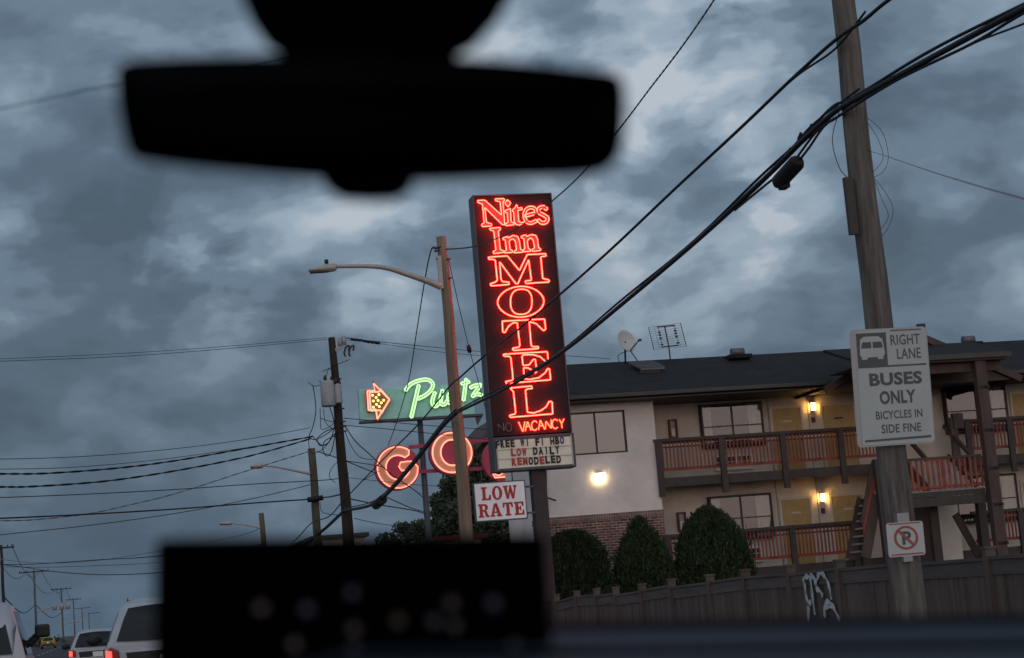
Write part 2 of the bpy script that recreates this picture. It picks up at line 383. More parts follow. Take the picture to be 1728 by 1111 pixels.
def stroke_outline(path, w):
    """2D centreline to a closed outline with round-ish ends; w may be a list of half widths"""
    p = [Vector(a).to_2d() for a in path]; n = len(p); ws = w if isinstance(w, list) else [w]*n; Lf, Rt = [], []
    for i in range(n):
        d = (p[min(i+1, n-1)] - p[max(i-1, 0)]).normalized(); q = Vector((-d.y, d.x)); Lf.append(p[i]+q*ws[i]); Rt.append(p[i]-q*ws[i])
    d1 = (p[-1]-p[-2]).normalized(); d0 = (p[0]-p[1]).normalized()
    return Lf + [p[-1]+d1*ws[-1]*.5] + Rt[::-1] + [p[0]+d0*ws[0]*.5]
def curve_fill(splines, depth):
    """filled 2D letter shape (even-odd holes) -> (verts, faces) in local x, y with thickness along z"""
    cu = bpy.data.curves.new('letter_shape', 'CURVE'); cu.dimensions = '2D'; cu.fill_mode = 'BOTH'; cu.extrude = depth/2
    for s in splines:
        sp = cu.splines.new('POLY'); sp.points.add(len(s)-1)
        for i, p in enumerate(s): sp.points[i].co = (p[0], p[1], 0, 1)
        sp.use_cyclic_u = True
    return _to_geo(cu)
def _to_geo(cu):
    o = bpy.data.objects.new('shape', cu); COL.objects.link(o); dg = bpy.context.evaluated_depsgraph_get(); dg.update()
    me = bpy.data.meshes.new_from_object(o.evaluated_get(dg)); vs = [v.co.copy() for v in me.vertices]; fs = [tuple(p.vertices) for p in me.polygons]
    bpy.data.objects.remove(o); bpy.data.curves.remove(cu); bpy.data.meshes.remove(me); return vs, fs
def text_geo(txt, bold=0.0, depth=.05, spacing=1.0):
    cu = bpy.data.curves.new('letter_text', 'FONT'); cu.body = txt; cu.extrude = depth/2; cu.offset = bold; cu.resolution_u = 3; cu.space_character = spacing; return _to_geo(cu)
def put_text(mb, txt, x0, z0, x1, z1, Y, thick=.006, bold=.0, spacing=1.0, slope=0.0):
    """lettering filling the rectangle x0..x1, z0..z1 on the plane y = Y, facing -y"""
    vs, fs = text_geo(txt, bold, 1.0, spacing)
    ax, bx = min(v.x for v in vs), max(v.x for v in vs); ay, by = min(v.y for v in vs), max(v.y for v in vs)
    mb.add([(x0+(v.x-ax)/(bx-ax)*(x1-x0), Y - (v.z+.5)*thick, z0+(v.y-ay)/(by-ay)*(z1-z0) + slope*((v.x-ax)/(bx-ax)*(x1-x0))) for v in vs], fs)
def put_shape(mb, splines2d, Y, thick=.006):
    """splines in world x, z on plane y = Y"""
    vs, fs = curve_fill(splines2d, 1.0); mb.add([(v.x, Y-(v.z+.5)*thick, v.y) for v in vs], fs)
def xz(px, py, Y): p = P(px, py, Y); return Vector((p.x, p.z))
def ell(cx, cy, rx, ry, n=28, e=2.0):
    o = []
    for i in range(n):
        t = 2*math.pi*i/n; c, s = math.cos(t), math.sin(t)
        o.append((cx+rx*math.copysign(abs(c)**(2/e), c), cy+ry*math.copysign(abs(s)**(2/e), s)))
    return o

# ------------------------------------------------------------------ setting
g = MB(); g.box((-900, -200, -.4), (900, 2500, -.03)); structure('ground', g, m_dirt)
g = MB(); g.box((-9, -60, -.2), (7.2, 1500, 0)); structure('road', g, m_asphalt)
g = MB()
for y in range(-20, 300, 12):
    for x in (-5.2, 3.3): g.box((x-.06, y, .001), (x+.06, y+3, .005))
structure('lane_marking', g, m_paint_w)
g = MB()
for x in (-1.75, -1.55): g.box((x-.05, -20, .001), (x+.05, 300, .005))
structure('centre_line', g, m_paint_y)
g = MB(); g.box((7.2, -60, -.2), (10.88, 47, .14)); g.box((7.2, 47.0, -.2), (10.2, 900, .14)); structure('pavement', g, m_conc)
g = MB(); g.box((11.15, 4, -.2), (70, 60, .62)); structure('motel_lot', g, m_asphalt)

# ------------------------------------------------------------------ motel
YW, YB = 53.4, 52.0          # room wall plane, balcony front plane
ZF = (1.76, 4.59)            # walkway levels
bld = thing('motel_building', 'two storey beige motel with dark shingle roof, mustard doors and orange balcony railings', 'motel', (20, 53, .6))
XC = 16.3                    # corner of the office block
g = MB(); g.box((XC+.004, YW, .62), (38, 56.7, 7.02)); wall = build('wall', g, m_stucco_b, bld)
# the office block, with a window opening cut by building round it
wx0, wx1 = P(938, 697, YB).x, P(1057, 730, YB).x; wz1, wz0 = 6.69, 5.43
XL = P(914, 830, YB).x
g = MB(); zb = 3.67
g.box((XL, YB, zb), (XC, 53.398, wz0)); g.box((XL, YB, wz1), (XC, 53.398, 7.0)); g.box((XL, YB, wz0), (wx0, 53.398, wz1)); g.box((wx1, YB, wz0), (XC, 53.398, wz1))
g.box((XL, 53.4, .62), (XC, 56.7, 7.0))
build('office_wall', g, m_stucco, bld, label='white stucco end wall above the brick')
g = MB(); g.box((XL-.02, YB-.03, .62), (XC+.003, 53.39, zb-.17)); build('brick_wainscot', g, m_brick, bld)
g = MB(); g.box((XL-.04, YB-.055, zb-.17), (XC+.012, 53.395, zb)); build('brick_cap', g, m_cap, bld)
def window(name, x0, x1, z0, z1, Y, trans=None, lower=None, inner=.35, curtains=(.2, .2), fw=.05, split=.5, parent=bld, gm=None):
    f = MB(); d0, d1 = Y-.035, Y+.05
    f.box((x0, d0, z0), (x0+fw, d1, z1)); f.box((x1-fw, d0, z0), (x1, d1, z1)); f.box((x0+fw, d0, z1-fw), (x1-fw, d1, z1)); f.box((x0+fw, d0, z0), (x1-fw, d1, z0+fw))
    xm = x0+(x1-x0)*split; f.box((xm-.022, d0+.005, z0+fw), (xm+.022, d1, z1-fw))
    if lower: zl = z0+(z1-z0)*lower; f.box((x0+fw, d0+.008, zl-.016), (xm-.022, d1-.004, zl+.016)); f.box((xm+.022, d0+.008, zl-.016), (x1-fw, d1-.004, zl+.016))
    fo = build(name, f, m_winframe, parent)
    p = MB(); p.box((x0+fw, Y-.004, z0+fw), (x1-fw, Y+.002, z1-fw)); build('pane', p, gm or m_glass, fo)
    if curtains:
        c = MB()
        for side, wd in zip((0, 1), curtains):
            if not wd: continue
            a = x0+.03 if side == 0 else x1-.03-(x1-x0)*wd; b = a+(x1-x0)*wd; n = 22; top, bot = [], []
            for i in range(n+1):
                x = a+(b-a)*i/n; yy = Y+.13+.025*math.sin(i*1.9); top.append((x, yy, z1-.01)); bot.append((x, yy, z0+.01))
            k = len(c.v); c.add(top+bot, [(i, i+1, n+1+i+1, n+1+i) for i in range(n)], True)
        build('curtain', c, m_curtain, fo, fixn=False)
    return fo
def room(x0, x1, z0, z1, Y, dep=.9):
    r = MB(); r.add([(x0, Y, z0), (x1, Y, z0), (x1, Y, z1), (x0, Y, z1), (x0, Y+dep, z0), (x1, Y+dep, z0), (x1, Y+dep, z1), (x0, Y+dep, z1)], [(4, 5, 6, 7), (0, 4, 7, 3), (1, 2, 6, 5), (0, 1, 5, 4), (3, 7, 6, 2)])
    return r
window('window', wx0, wx1, wz0, wz1, YB+.07, curtains=None, fw=.05, split=.56, gm=m_glass2)
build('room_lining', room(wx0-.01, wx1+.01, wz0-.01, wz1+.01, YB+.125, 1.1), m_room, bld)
# rooms: the wall carries windows as boxes standing 3 cm proud with their own dark lining
def wall_window(pxl, pxr, pyt, pyb, z0off, lower=.47, cur=(.2, .2)):
    x0, x1 = P(pxl, pyt, YW).x, P(pxr, pyt, YW).x; zt, zb_ = P(pxl, pyt, YW).z+z0off, P(pxl, pyb, YW).z+z0off
    g_ = MB(); Y = YW-.16
    # shallow surround so that glass and curtain stand before the wall
    g_.box((x0-.02, Y+.05, zb_-.03), (x0, YW-.003, zt+.02)); g_.box((x1, Y+.05, zb_-.03), (x1+.02, YW-.003, zt+.02)); g_.box((x0, Y+.05, zt), (x1, YW-.003, zt+.02)); g_.box((x0, Y+.03, zb_-.03), (x1, YW-.003, zb_))
    fo = window('window', x0, x1, zb_, zt, Y, lower=lower, curtains=cur)
    build('window_surround', g_, m_winframe, fo)
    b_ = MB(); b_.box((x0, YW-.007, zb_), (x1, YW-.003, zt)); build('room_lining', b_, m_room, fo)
def door(pxl, pxr, z0, num=True):
    x0, x1 = P(pxl, 700, YW).x, P(pxr, 700, YW).x; zt = z0+2.06
    f = MB(); t = .075
    f.box((x0, YW-.05, z0), (x0+t, YW-.002, zt)); f.box((x1-t, YW-.05, z0), (x1, YW-.002, zt)); f.box((x0+t, YW-.05, zt-t), (x1-t, YW-.002, zt))
    fr = build('door_frame', f, m_doorframe, bld)
    d = MB(); a, b = x0+t, x1-t; w = b-a; d.box((a, YW-.03, z0+.01), (b, YW-.003, zt-t))
    for c in (0, 1):
        for (lo, hi) in ((.06, .36), (.40, .76), (.82, .95)):
            xa = a+w*(.12+.42*c); xb = xa+w*.34; za, zb2 = z0+2*lo, z0+2*hi
            for (q0, q1, q2, q3) in ((xa, xb, za, za+.025), (xa, xb, zb2-.025, zb2), (xa, xa+.025, za+.025, zb2-.025), (xb-.025, xb, za+.025, zb2-.025)):
                d.box((q0, YW-.042, q2), (q1, YW-.0305, q3))
            d.box((xa+.07, YW-.038, za+.07), (xb-.07, YW-.0303, zb2-.07))
    do = build('door', d, m_door, bld)
    k = MB(); k.sphere((b-.09, YW-.08, z0+.98), .035, 8); build('handle', k, m_galv, do)
    if num:
        n_ = MB(); n_.box(((a+b)/2-.15, YW-.046, z0+1.55), ((a+b)/2+.15, YW-.0405, z0+1.60)); build('number_plate', n_, m_doorframe if random.random() < .5 else m_winframe, do)
def sconce(px, py, z=None):
    p = P(px, py, YW); z = p.z if z is None else z
    b = MB(); b.box((p.x-.06, YW-.04, z-.12), (p.x+.06, YW-.002, z+.14)); b.box((p.x-.08, YW-.16, z+.12), (p.x+.08, YW-.04, z+.15)); b.box((p.x-.06, YW-.14, z-.13), (p.x+.06, YW-.04, z-.115))
    s = build('wall_lamp', b, m_winframe, bld)
    q = MB(); q.box((p.x-.055, YW-.14, z-.112), (p.x+.055, YW-.042, z+.117)); build('lamp_glass', q, m_sconce, s, bevel=.02)
def redbox(px, py, dz=0):
    p = P(px, py, YW); b = MB(); b.box((p.x-.055, YW-.06, p.z+dz-.08), (p.x+.055, YW-.002, p.z+dz+.08)); build('alarm_box', b, m_redbox, bld)
def ac(px0, px1, z0):
    x0, x1 = P(px0, 780, YW).x, P(px1, 780, YW).x
    b = MB(); b.box((x0-.04, YW-.1, z0+.02), (x1+.04, YW-.002, z0+.46)); b.box((x0-.06, YW-.12, z0), (x1+.06, YW-.002, z0+.02))
    a = build('air_conditioner', b, m_ac, bld)
    gq = MB()
    for i in range(7):
        w = (x1-x0)/7; gq.box((x0+i*w+.03, YW-.112, z0+.10), (x0+(i+1)*w-.02, YW-.1, z0+.24)); gq.box((x0+i*w+.03, YW-.112, z0+.27), (x0+(i+1)*w-.02, YW-.1, z0+.41))
    build('grille', gq, m_grille, a)
def cabinet(pxl, pxr, pyt, pyb, dz):
    a, b = P(pxl, pyt, YW), P(pxr, pyb, YW); f = MB(); t = .045
    x0, x1, z0, z1 = a.x, b.x, b.z+dz, a.z+dz
    f.box((x0, YW-.14, z0), (x0+t, YW-.002, z1)); f.box((x1-t, YW-.14, z0), (x1, YW-.002, z1)); f.box((x0+t, YW-.14, z1-t), (x1-t, YW-.002, z1)); f.box((x0+t, YW-.14, z0), (x1-t, YW-.002, z0+t))
    c = build('extinguisher_cabinet', f, m_redbox, bld)
    q = MB(); q.box((x0+t, YW-.05, z0+t), (x1-t, YW-.004, z1-t)); build('cabinet_back', q, m_trans, c)
    q = MB(); q.box((x0+t+.03, YW-.09, z0+t+.02), (x1-t-.04, YW-.055, z0+.30)); build('pale_streak', q, m_curtain, c)  # pale streak inside the red frame, added as a small box
DZ = ZF[1]-ZF[0]
for fl in (0, 1):
    off = 0 if fl else -DZ; z0 = ZF[fl]
    wall_window(1178, 1282, 685, 757, off, cur=(.17, .2) if fl else (.17, .22))
    wall_window(1588, 1692, 657, 733, off, cur=(0, .2))
    for a, b in ((1298, 1354), (1383, 1444), (1706, 1764)): door(a, b, z0)
    sconce(1370.5, 688 if fl else 689, P(1370.5, 687, YW).z+off)
    redbox(1372, 709, off); ac(1207, 1267, z0+.18); cabinet(1126, 1143, 709, 740, off)
# seams in the stucco
g = MB()
for px in (1294, 1362):
    x = P(px, 680, YW).x; g.box((x-.008, YW-.008, .62), (x+.008, YW-.001, 7.0))
build('wall_seam', g, m_gutter, bld)
# walkways, rim boards, railings
def railing(x0, x1, zf, posts, Y=YB, drop=.55):
    t = MB(); t.box((x0-.08, Y-.07, zf+1.07), (x1, Y+.09, zf+1.16)); r = build('railing', t, m_brown, bld)
    b = MB(); n = int((x1-x0)/.118)
    for i in range(n+1):
        x = x0+.06+i*(x1-x0-.1)/n; b.box((x-.018, Y-.02, zf+.27), (x+.018, Y+.016, zf+1.068))
    b.box((x0, Y+.016, zf+.20), (x1, Y+.055, zf+.29)); build('balusters', b, m_orange, r)
    m = MB(); m.box((x0, Y+.018, zf+.88), (x1, Y+.05, zf+.93)); m.box((x0, Y+.018, zf+1.0), (x1, Y+.05, zf+1.066)); build('middle_rail', m, m_brown, r)
    for x in posts:
        p = MB(); p.box((x-.09, Y-.12, zf-drop), (x+.09, Y-.022, zf+1.068)); build('post', p, m_brown, r)
X24 = P(1478, 720, YB).x
posts = [P(px, 760, YB).x for px in (1110, 1217, 1321, 1419)]
for fl in (0, 1):
    zf = ZF[fl]
    g = MB(); g.box((XC+.006, YB+.1, zf-.12), (38, YW-.002, zf-.002)); build('walkway', g, m_conc, bld)
    g = MB(); g.box((XC-.05, YB-.018, zf-.27), (38, YB+.098, zf-.003)); build('rim_board', g, m_brown, bld)
    g = MB(); g.box((XC+.006, YB+.1, zf-.16), (38, YW-.004, zf-.125)); build('walkway_soffit', g, m_stucco_b, bld)
    if fl: railing(XC-.02, X24, zf, posts)
    else: railing(XC-.02, P(1447, 880, YB).x, zf, posts[:-1]+[P(1440, 900, YB).x])
    xr = P(1690, 740, YB).x
    railing(P(1628, 740, YB).x, 36.5, zf, [P(1628, 740, YB).x+.1, P(1704, 740, YB).x, P(1704, 740, YB).x+2.1, P(1704, 740, YB).x+4.2])
# main roof: eave at 51.35, ridge at 56.4
XE = XL+.13
YR, ze, zr = 54.9, 7.13, 8.50
def roof_z(y): return ze+(zr-ze)*(y-51.3)/(YR-51.3)
g = MB()
g.prism([(XE, 51.3, ze), (XE, YR, zr), (XE, 57.4, ze), (XE, 57.4, ze-.06), (XE, YR, zr-.06), (XE, 51.3, ze-.06)], (38.5-XE, 0, 0)); roof = build('roof', g, m_roof, bld)
g = MB(); g.box((XE-.02, 51.17, ze-.14), (38.5, 51.29, ze-.02)); build('gutter', g, m_gutter, bld, bevel=.02)
g = MB(); g.box((XE+.05, 51.3, ze-.22), (38.5, YW-.003, ze-.17)); build('soffit', g, m_brown, bld)
g = MB(); g.prism([(XL, YB+.01, 7.0), (XL, YR, 8.4), (XL, 56.7, 7.0)], (.12, 0, 0)); build('gable_end', g, m_stucco, bld)
def roof_vent(px, py, Y, w=.55):
    p = P(px, py, Y); b = MB(); z = roof_z(Y)
    b.box((p.x-w*.9, Y-.35, z-.02), (p.x+w*.9, Y+.35, z+.10)); v_ = build('roof_vent', b, m_roof, bld)
    b = MB(); b.tube([(p.x-w/2, Y-.05, z+.2), (p.x+w/2, Y-.05, z+.2)], .13, 10); build('vent_hood', b, m_vent, v_)
roof_vent(1244, 602, 54.5, .42); roof_vent(1633, 577, 54.5, .4)
# stair tower: gable, porch roof, post, landing, flights
YG = 50.9
pk = P(1549, 560, YG); lf = P(1393, 652, YG); sl_ = (pk.z-lf.z)/(pk.x-lf.x); hw = pk.x-lf.x
g = MB(); yb_ = 55.0
rt = (pk.x+hw, lf.z)
g.prism([(lf.x, YG, lf.z), (pk.x, YG, pk.z), (rt[0], YG, rt[1]), (rt[0], YG, rt[1]-.09), (pk.x, YG, pk.z-.1), (lf.x, YG, lf.z-.09)], (0, yb_-YG, 0)); build('gable_roof', g, m_roof, bld)
g = MB(); g.bar((lf.x-.05, YG-.03, lf.z-.12), (pk.x, YG-.03, pk.z-.12), .05, .2, (0, 0, 1)); g.bar((pk.x, YG-.03, pk.z-.12), (rt[0]+.05, YG-.03, rt[1]-.12), .05, .2, (0, 0, 1)); build('barge_board', g, m_brown2, bld)
g = MB(); g.prism([(lf.x+.25, YG+.06, lf.z-.12), (pk.x, YG+.06, pk.z-.14), (rt[0]-.25, YG+.06, rt[1]-.12)], (0, .06, 0)); build('gable_boarding', g, m_brown2, bld)
YP = 48.9
pe0, pe1 = P(1440, 613, YP), P(1702, 592, YP); zpe = (P(1575, 603, YP).z+pe1.z)/2
g = MB(); g.prism([(pe0.x, YP, zpe+.02), (pe0.x, 51.0, zpe+.62), (pe0.x, 51.0, zpe+.54), (pe0.x, YP, zpe-.05)], (pe1.x-pe0.x, 0, 0)); build('porch_roof', g, m_roof, bld)
g = MB(); g.box((pe0.x-.03, YP-.1, zpe-.13), (pe1.x+.03, YP-.005, zpe+.015)); build('porch_fascia', g, m_gutter, bld)
g = MB(); g.box((pe0.x, YP, zpe-.20), (pe1.x-.1, 50.8, zpe-.135)); build('porch_soffit', g, m_brown, bld)
g = MB(); g.box((pe0.x+.1, YP+.3, zpe-.48), (pe1.x-.15, YP+.45, zpe-.205)); build('porch_beam', g, m_brown2, bld)
pp = P(1664, 640, YP); xp = (pp.x + P(1683, 880, YP).x)/2
g = MB(); g.box((xp-.17, YP+.05, .62), (xp+.17, YP+.29, zpe-.21)); po = build('porch_post', g, m_brown2, bld, bevel=.012)
for py in (652, 725, 790, 852, 918):
    z = P(1672, py, YP).z; b = MB(); b.box((xp-.12, YP+.035, z-.045), (xp+.2, YP+.049, z+.045)); b.sphere((xp+.09, YP+.03, z), .035, 6); build('bracket', b, m_bolt, po)
yl0, yl1 = 49.25, 50.35
xl0, xl1 = P(1480, 790, yl0).x, xp-.175
zl = P(1600, 826, yl0).z
g = MB(); g.box((xl0, yl0+.05, zl-.06), (xl1, yl1, zl)); build('landing', g, m_conc, bld)
g = MB(); g.box((xl0-.05, yl0-.02, zl-.46), (xl1-.004, yl0+.047, zl-.20)); g.box((xl0, yl0+.0, zl-.19), (xl1-.004, yl0+.047, zl-.04)); build('landing_beam', g, m_brown, bld)
def landing_rail():
    zt = P(1600, 770, yl0).z; b = MB(); b.box((xl0, yl0-.045, zt-.07), (xl1-.01, yl0+.045, zt)); r = build('landing_rail', b, m_brown2, bld)
    b = MB(); n = int((xl1-xl0)/.165)
    for i in range(n+1):
        x = xl0+.05+i*(xl1-xl0-.1)/n; b.box((x-.032, yl0-.02, zl+.02), (x+.032, yl0+.012, zt-.072))
    b.box((xl0, yl0+.012, zl+.04), (xl1-.01, yl0+.05, zl+.13)); build('balusters', b, m_orange, r)
    gx = xl0+(xl1-xl0)*.46; b = MB(); b.box((gx, yl0-.04, zl+.06), (gx+.05, yl0-.021, zt-.08)); b.box((gx+.45, yl0-.04, zl+.06), (gx+.5, yl0-.021, zt-.08)); b.box((gx+.05, yl0-.04, zt-.13), (gx+.45, yl0-.021, zt-.08)); b.box((gx+.05, yl0-.04, zl+.06), (gx+.45, yl0-.021, zl+.11)); build('gate_frame', b, m_orange, r)
landing_rail()
# upper flight climbs away from the landing to the top walkway
xs0, xs1 = P(1566, 800, 50.4).x, P(1640, 800, 50.4).x; ns = 7
g = MB()
for i in range(ns):
    z = zl+(ZF[1]-zl)*(i+1)/ns; y = yl1+(YB-.03-yl1)*i/ns; dy_ = (YB-.03-yl1)/ns; g.box((xs0, y, z-.05), (xs1, y+dy_+.02, z)); g.box((xs0, y+.003, z-(ZF[1]-zl)/ns), (xs1, y+.03, z-.05))
build('upper_stairs', g, m_step, bld)
for x in (xs0-.04, xs1+.04): g = MB(); g.bar((x, yl1, zl), (x, YB-.05, ZF[1]), .06, .3); build('stair_stringer', g, m_brown2, bld)
for x in (xs0-.04, xs1+.04): g = MB(); g.bar((x, yl1-.05, zl+.95), (x, YB-.05, ZF[1]+1.0), .09, .12); build('stair_handrail', g, m_brown2, bld)
g = MB(); p0, p1 = P(1603, 706, 51.6), P(1648, 772, 50.1)
g.bar((p0.x, 51.4, p0.z), (p1.x, 51.4, p1.z), .08, .24, (0, 0, 1)); g.box((p0.x-.02, 51.32, p0.z-.35), (p0.x+.3, 51.5, p0.z+.12)); build('stair_handrail', g, m_brown2, bld)
g = MB(); g.prism([(p0.x+.15, 51.45, p0.z-.25), (p1.x+.1, 51.45, p1.z-.15), (p0.x+.15, 51.45, p1.z-.15)], (0, .05, 0)); build('stair_side_panel', g, m_orange, bld)
# lower flight climbs from the ground walkway to the landing, along the front
ya, yb2 = 49.5, 50.5; xa_, xb_ = P(1458, 930, 49.5).x, xl0; ns = 8; g = MB()
for i in range(ns):
    z = ZF[0]+(zl-ZF[0])*(i+1)/ns; x = xa_+(xb_-xa_)*i/ns; g.box((x, ya, z-.05), (x+(xb_-xa_)/ns+.02, yb2, z))
build('lower_stairs', g, m_step, bld)
g = MB(); g.bar((xa_, ya-.05, ZF[0]+1.0), (xb_, ya-.05, zl+.98), .08, .10); build('stair_handrail', g, m_brown2, bld)
for y in (ya-.05, yb2+.04): g = MB(); g.bar((xa_, y, ZF[0]), (xb_, y, zl), .06, .3); build('stair_stringer', g, m_brown2, bld)
g = MB(); g.prism([(xa_+.03, ya-.04, ZF[0]+.2), (xb_-.02, ya-.04, zl+.2), (xb_-.02, ya-.04, zl+.93), (xa_+.03, ya-.04, ZF[0]+.95)], (0, .03, 0)); build('stair_side_panel', g, m_orange, bld)
g = MB(); a = P(1451, 853, 50.9); g.box((a.x-.13, 50.8, .62), (a.x+.13, 51.0, a.z)); build('newel_post', g, m_brown, bld); g = MB(); a = P(1476, 776, 49.4); g.box((a.x-.1, 49.17, .62), (a.x+.1, 49.36, a.z)); build('support_post', g, m_brown, bld)
for px in (1578, 1660):
    x = P(px, 900, 50.2).x; g = MB(); g.box((x-.13, 50.1, .62), (x+.13, 50.3, zl-.07)); build('support_post', g, m_brown, bld)
g = MB(); x0, x1 = P(1582, 900, 51.7).x, P(1616, 900, 51.7).x; g.box((x0, 51.6, .62), (x1+.05, 51.78, zl+.3)); build('stair_wall', g, m_stucco_b, bld)
g = MB(); a, b = P(1612, 868, 50.6), P(1652, 938, 50.6); g.bar(a, b, .08, .22); build('brace', g, m_brown2, bld)
g = MB(); g.box((P(1535, 870, 51.2).x, 51.15, .62), (P(1566, 870, 51.2).x, 51.25, zl-.1)); build('under_stair_screen', g, m_brown2, bld)
# service pipes on the office wall
g = MB(); g.tube(smooth_path([P(921, 770, 51.93), P(922, 830, 51.93), P(924, 862, 51.93), P(916, 868, 51.93)]), .025, 6); g.tube([P(918, 838, 51.9), P(938, 845, 51.7)], .03, 6); build('conduit', g, m_gutter, bld)
p = P(1011, 806, YB)
g = MB(); g.box((p.x-.12, YB-.10, p.z-.05), (p.x+.12, YB-.003, p.z+.14)); fl_ = build('flood_light', g, m_trans, bld, bevel=.015)
g = MB(); g.box((p.x-.165, YB-.128, p.z-.09), (p.x+.165, YB-.102, p.z+.115)); g.box((p.x-.15, YB-.10, p.z-.13), (p.x+.15, YB-.05, p.z-.075)); build('flood_lens', g, m_flood, fl_, bevel=.01)
# things standing on the roof
def on_roof(px, py, Y): q = P(px, py, Y); return Vector((q.x, Y, roof_z(Y)))
b0 = on_roof(1052, 606, 54.7)
dish = thing('satellite_dish', 'pale round satellite dish on a thin mast on the roof ridge', 'satellite dish', b0)
c = P(1058, 575, 54.5); nrm = Vector((.36, -.86, .32)).normalized(); a1 = nrm.cross(Vector((0, 0, 1))).normalized(); a2 = a1.cross(nrm); rad = .37
g = MB(); rings = []
for i in range(7):
    r = rad*i/6+.004; dep = -.10*(1-(i/6)**2); rings.append([c+nrm*dep+a1*math.cos(2*math.pi*j/28)*r*.9+a2*math.sin(2*math.pi*j/28)*r for j in range(28)])
for i in range(6, -1, -1):
    r = (rad+.006)*i/6+.004; dep = -.10*(1-(i/6)**2)-.015; rings.append([c+nrm*dep+a1*math.cos(2*math.pi*j/28)*r*.9+a2*math.sin(2*math.pi*j/28)*r for j in range(28)])
g.loft(rings, caps=True); build('reflector', g, m_dishgrey, dish)
g = MB(); low_ = c-a2*rad*.95*(1 if a2.z > 0 else -1); tip = P(1078, 575, 54.1); g.tube([low_, tip], .018, 6); g.bar(tip-Vector((.03, 0, 0)), tip+Vector((.08, 0, .02)), .07, .07); build('feed_arm', g, m_winframe, dish)
g = MB(); g.tube([b0+Vector((.05, 0, -.05)), c-nrm*.12, c-nrm*.09], .03, 8); g.tube([b0+Vector((.35, -.5, -.1)), low_], .018, 6); g.tube(smooth_path([b0+Vector((-.1, 0, -.05)), b0+Vector((-.16, 0, .25)), low_+Vector((-.05, 0, 0))]), .012, 5); build('mast', g, m_winframe, dish)
bx = on_roof(1085, 620, 53.8)
g = MB(); pa = [P(1060, 612, 54.9), P(1098, 607, 54.9), P(1111, 618, 54.0), P(1075, 626, 54.0)]
hood = thing('roof_vent_hood', 'grey corrugated metal vent hood lying on the roof below the dish', 'vent', bx)
x0, x1 = P(1061, 612, 54.2).x, P(1100, 608, 54.2).x; sh = P(1075, 625, 53.3).x-P(1061, 612, 54.9).x
g = MB(); zt0, zt1 = roof_z(54.2)+.14, roof_z(53.3)+.16
g.add([(x0, 54.2, zt0), (x1, 54.2, zt0), (x1+.1, 53.3, zt1), (x0+.1, 53.3, zt1), (x0, 54.2, zt0-.05), (x1, 54.2, zt0-.05), (x1+.1, 53.3, zt1-.05), (x0+.1, 53.3, zt1-.05)], [(0, 1, 2, 3), (7, 6, 5, 4), (0, 4, 5, 1), (1, 5, 6, 2), (2, 6, 7, 3), (3, 7, 4, 0)])
for i in range(9):
    x = x0+(x1-x0)*i/8; g.bar((x, 54.2, zt0+.01), (x+.1, 53.3, zt1+.01), .035, .03)
build('cover', g, m_vent, hood)
g = MB(); g.box((x0+.08, 53.36, roof_z(53.3)-.05), (x1-.02, 54.15, roof_z(53.36)+.1)); build('base', g, m_winframe, hood)
ab = on_roof(1131, 603, 54.85)
ant = thing('rooftop_antenna', 'flat wire grid television antenna on a thin mast on the ridge', 'antenna', ab)
Ya = 54.85
def pa_(x, y): return P(900+x/4.114, 520+y/4.114, Ya)
g = MB()
for i in range(11):
    t = i/10; l = pa_(800+38*t, 135+155*t); r = pa_(1020+43*t, 105+160*t); g.tube([l, r], .006, 4, cap=False)
for t in (0.0, 0.18, .82, 1.0): g.tube([pa_(800+220*t, 135-30*t), pa_(838+224*t, 290-27*t)], .006, 4)
build('reflector_grid', g, m_galv, ant)
g = MB(); g.tube([pa_(799, 133), pa_(837, 290)], .012, 5); g.tube([pa_(1022, 104), pa_(1062, 265)], .012, 5); g.tube([pa_(858, 133), pa_(980, 120)], .022, 6); g.tube([pa_(888, 272), pa_(1008, 258)], .022, 6); build('frame', g, m_winframe, ant)
g = MB(); g.tube([pa_(912, 130), pa_(940, 265), ab+Vector((0, 0, -.1))], .022, 6); build('mast', g, m_winframe, ant)
g = MB()
for x0_, y0_, x1_, y1_ in ((866, 140, 893, 262), (975, 128, 1003, 250)):
    for t in (.25, .4, .58, .95): q = pa_(x0_+(x1_-x0_)*t, y0_+(y1_-y0_)*t); g.box(q-Vector((.035, .06, .025)), q+Vector((.035, .0, .025)))
    g.tube([pa_(x0_, y0_)+Vector((0, -.03, 0)), pa_(x1_, y1_)+Vector((0, -.03, 0))], .008, 4)
build('dipole_holder', g, m_winframe, ant)
q = P(1554, 552, 54.2); g = MB(); g.tube([(q.x, 54.2, roof_z(54.2)-.1), (q.x, 54.2, q.z-.05)], .10, 10); g.tube([(q.x, 54.2, q.z-.06), (q.x, 54.2, q.z+.09)], .15, 10); solo('flue_pipe', g, m_winframe, 'short dark capped flue pipe rising from the roof behind the bus sign', 'flue')

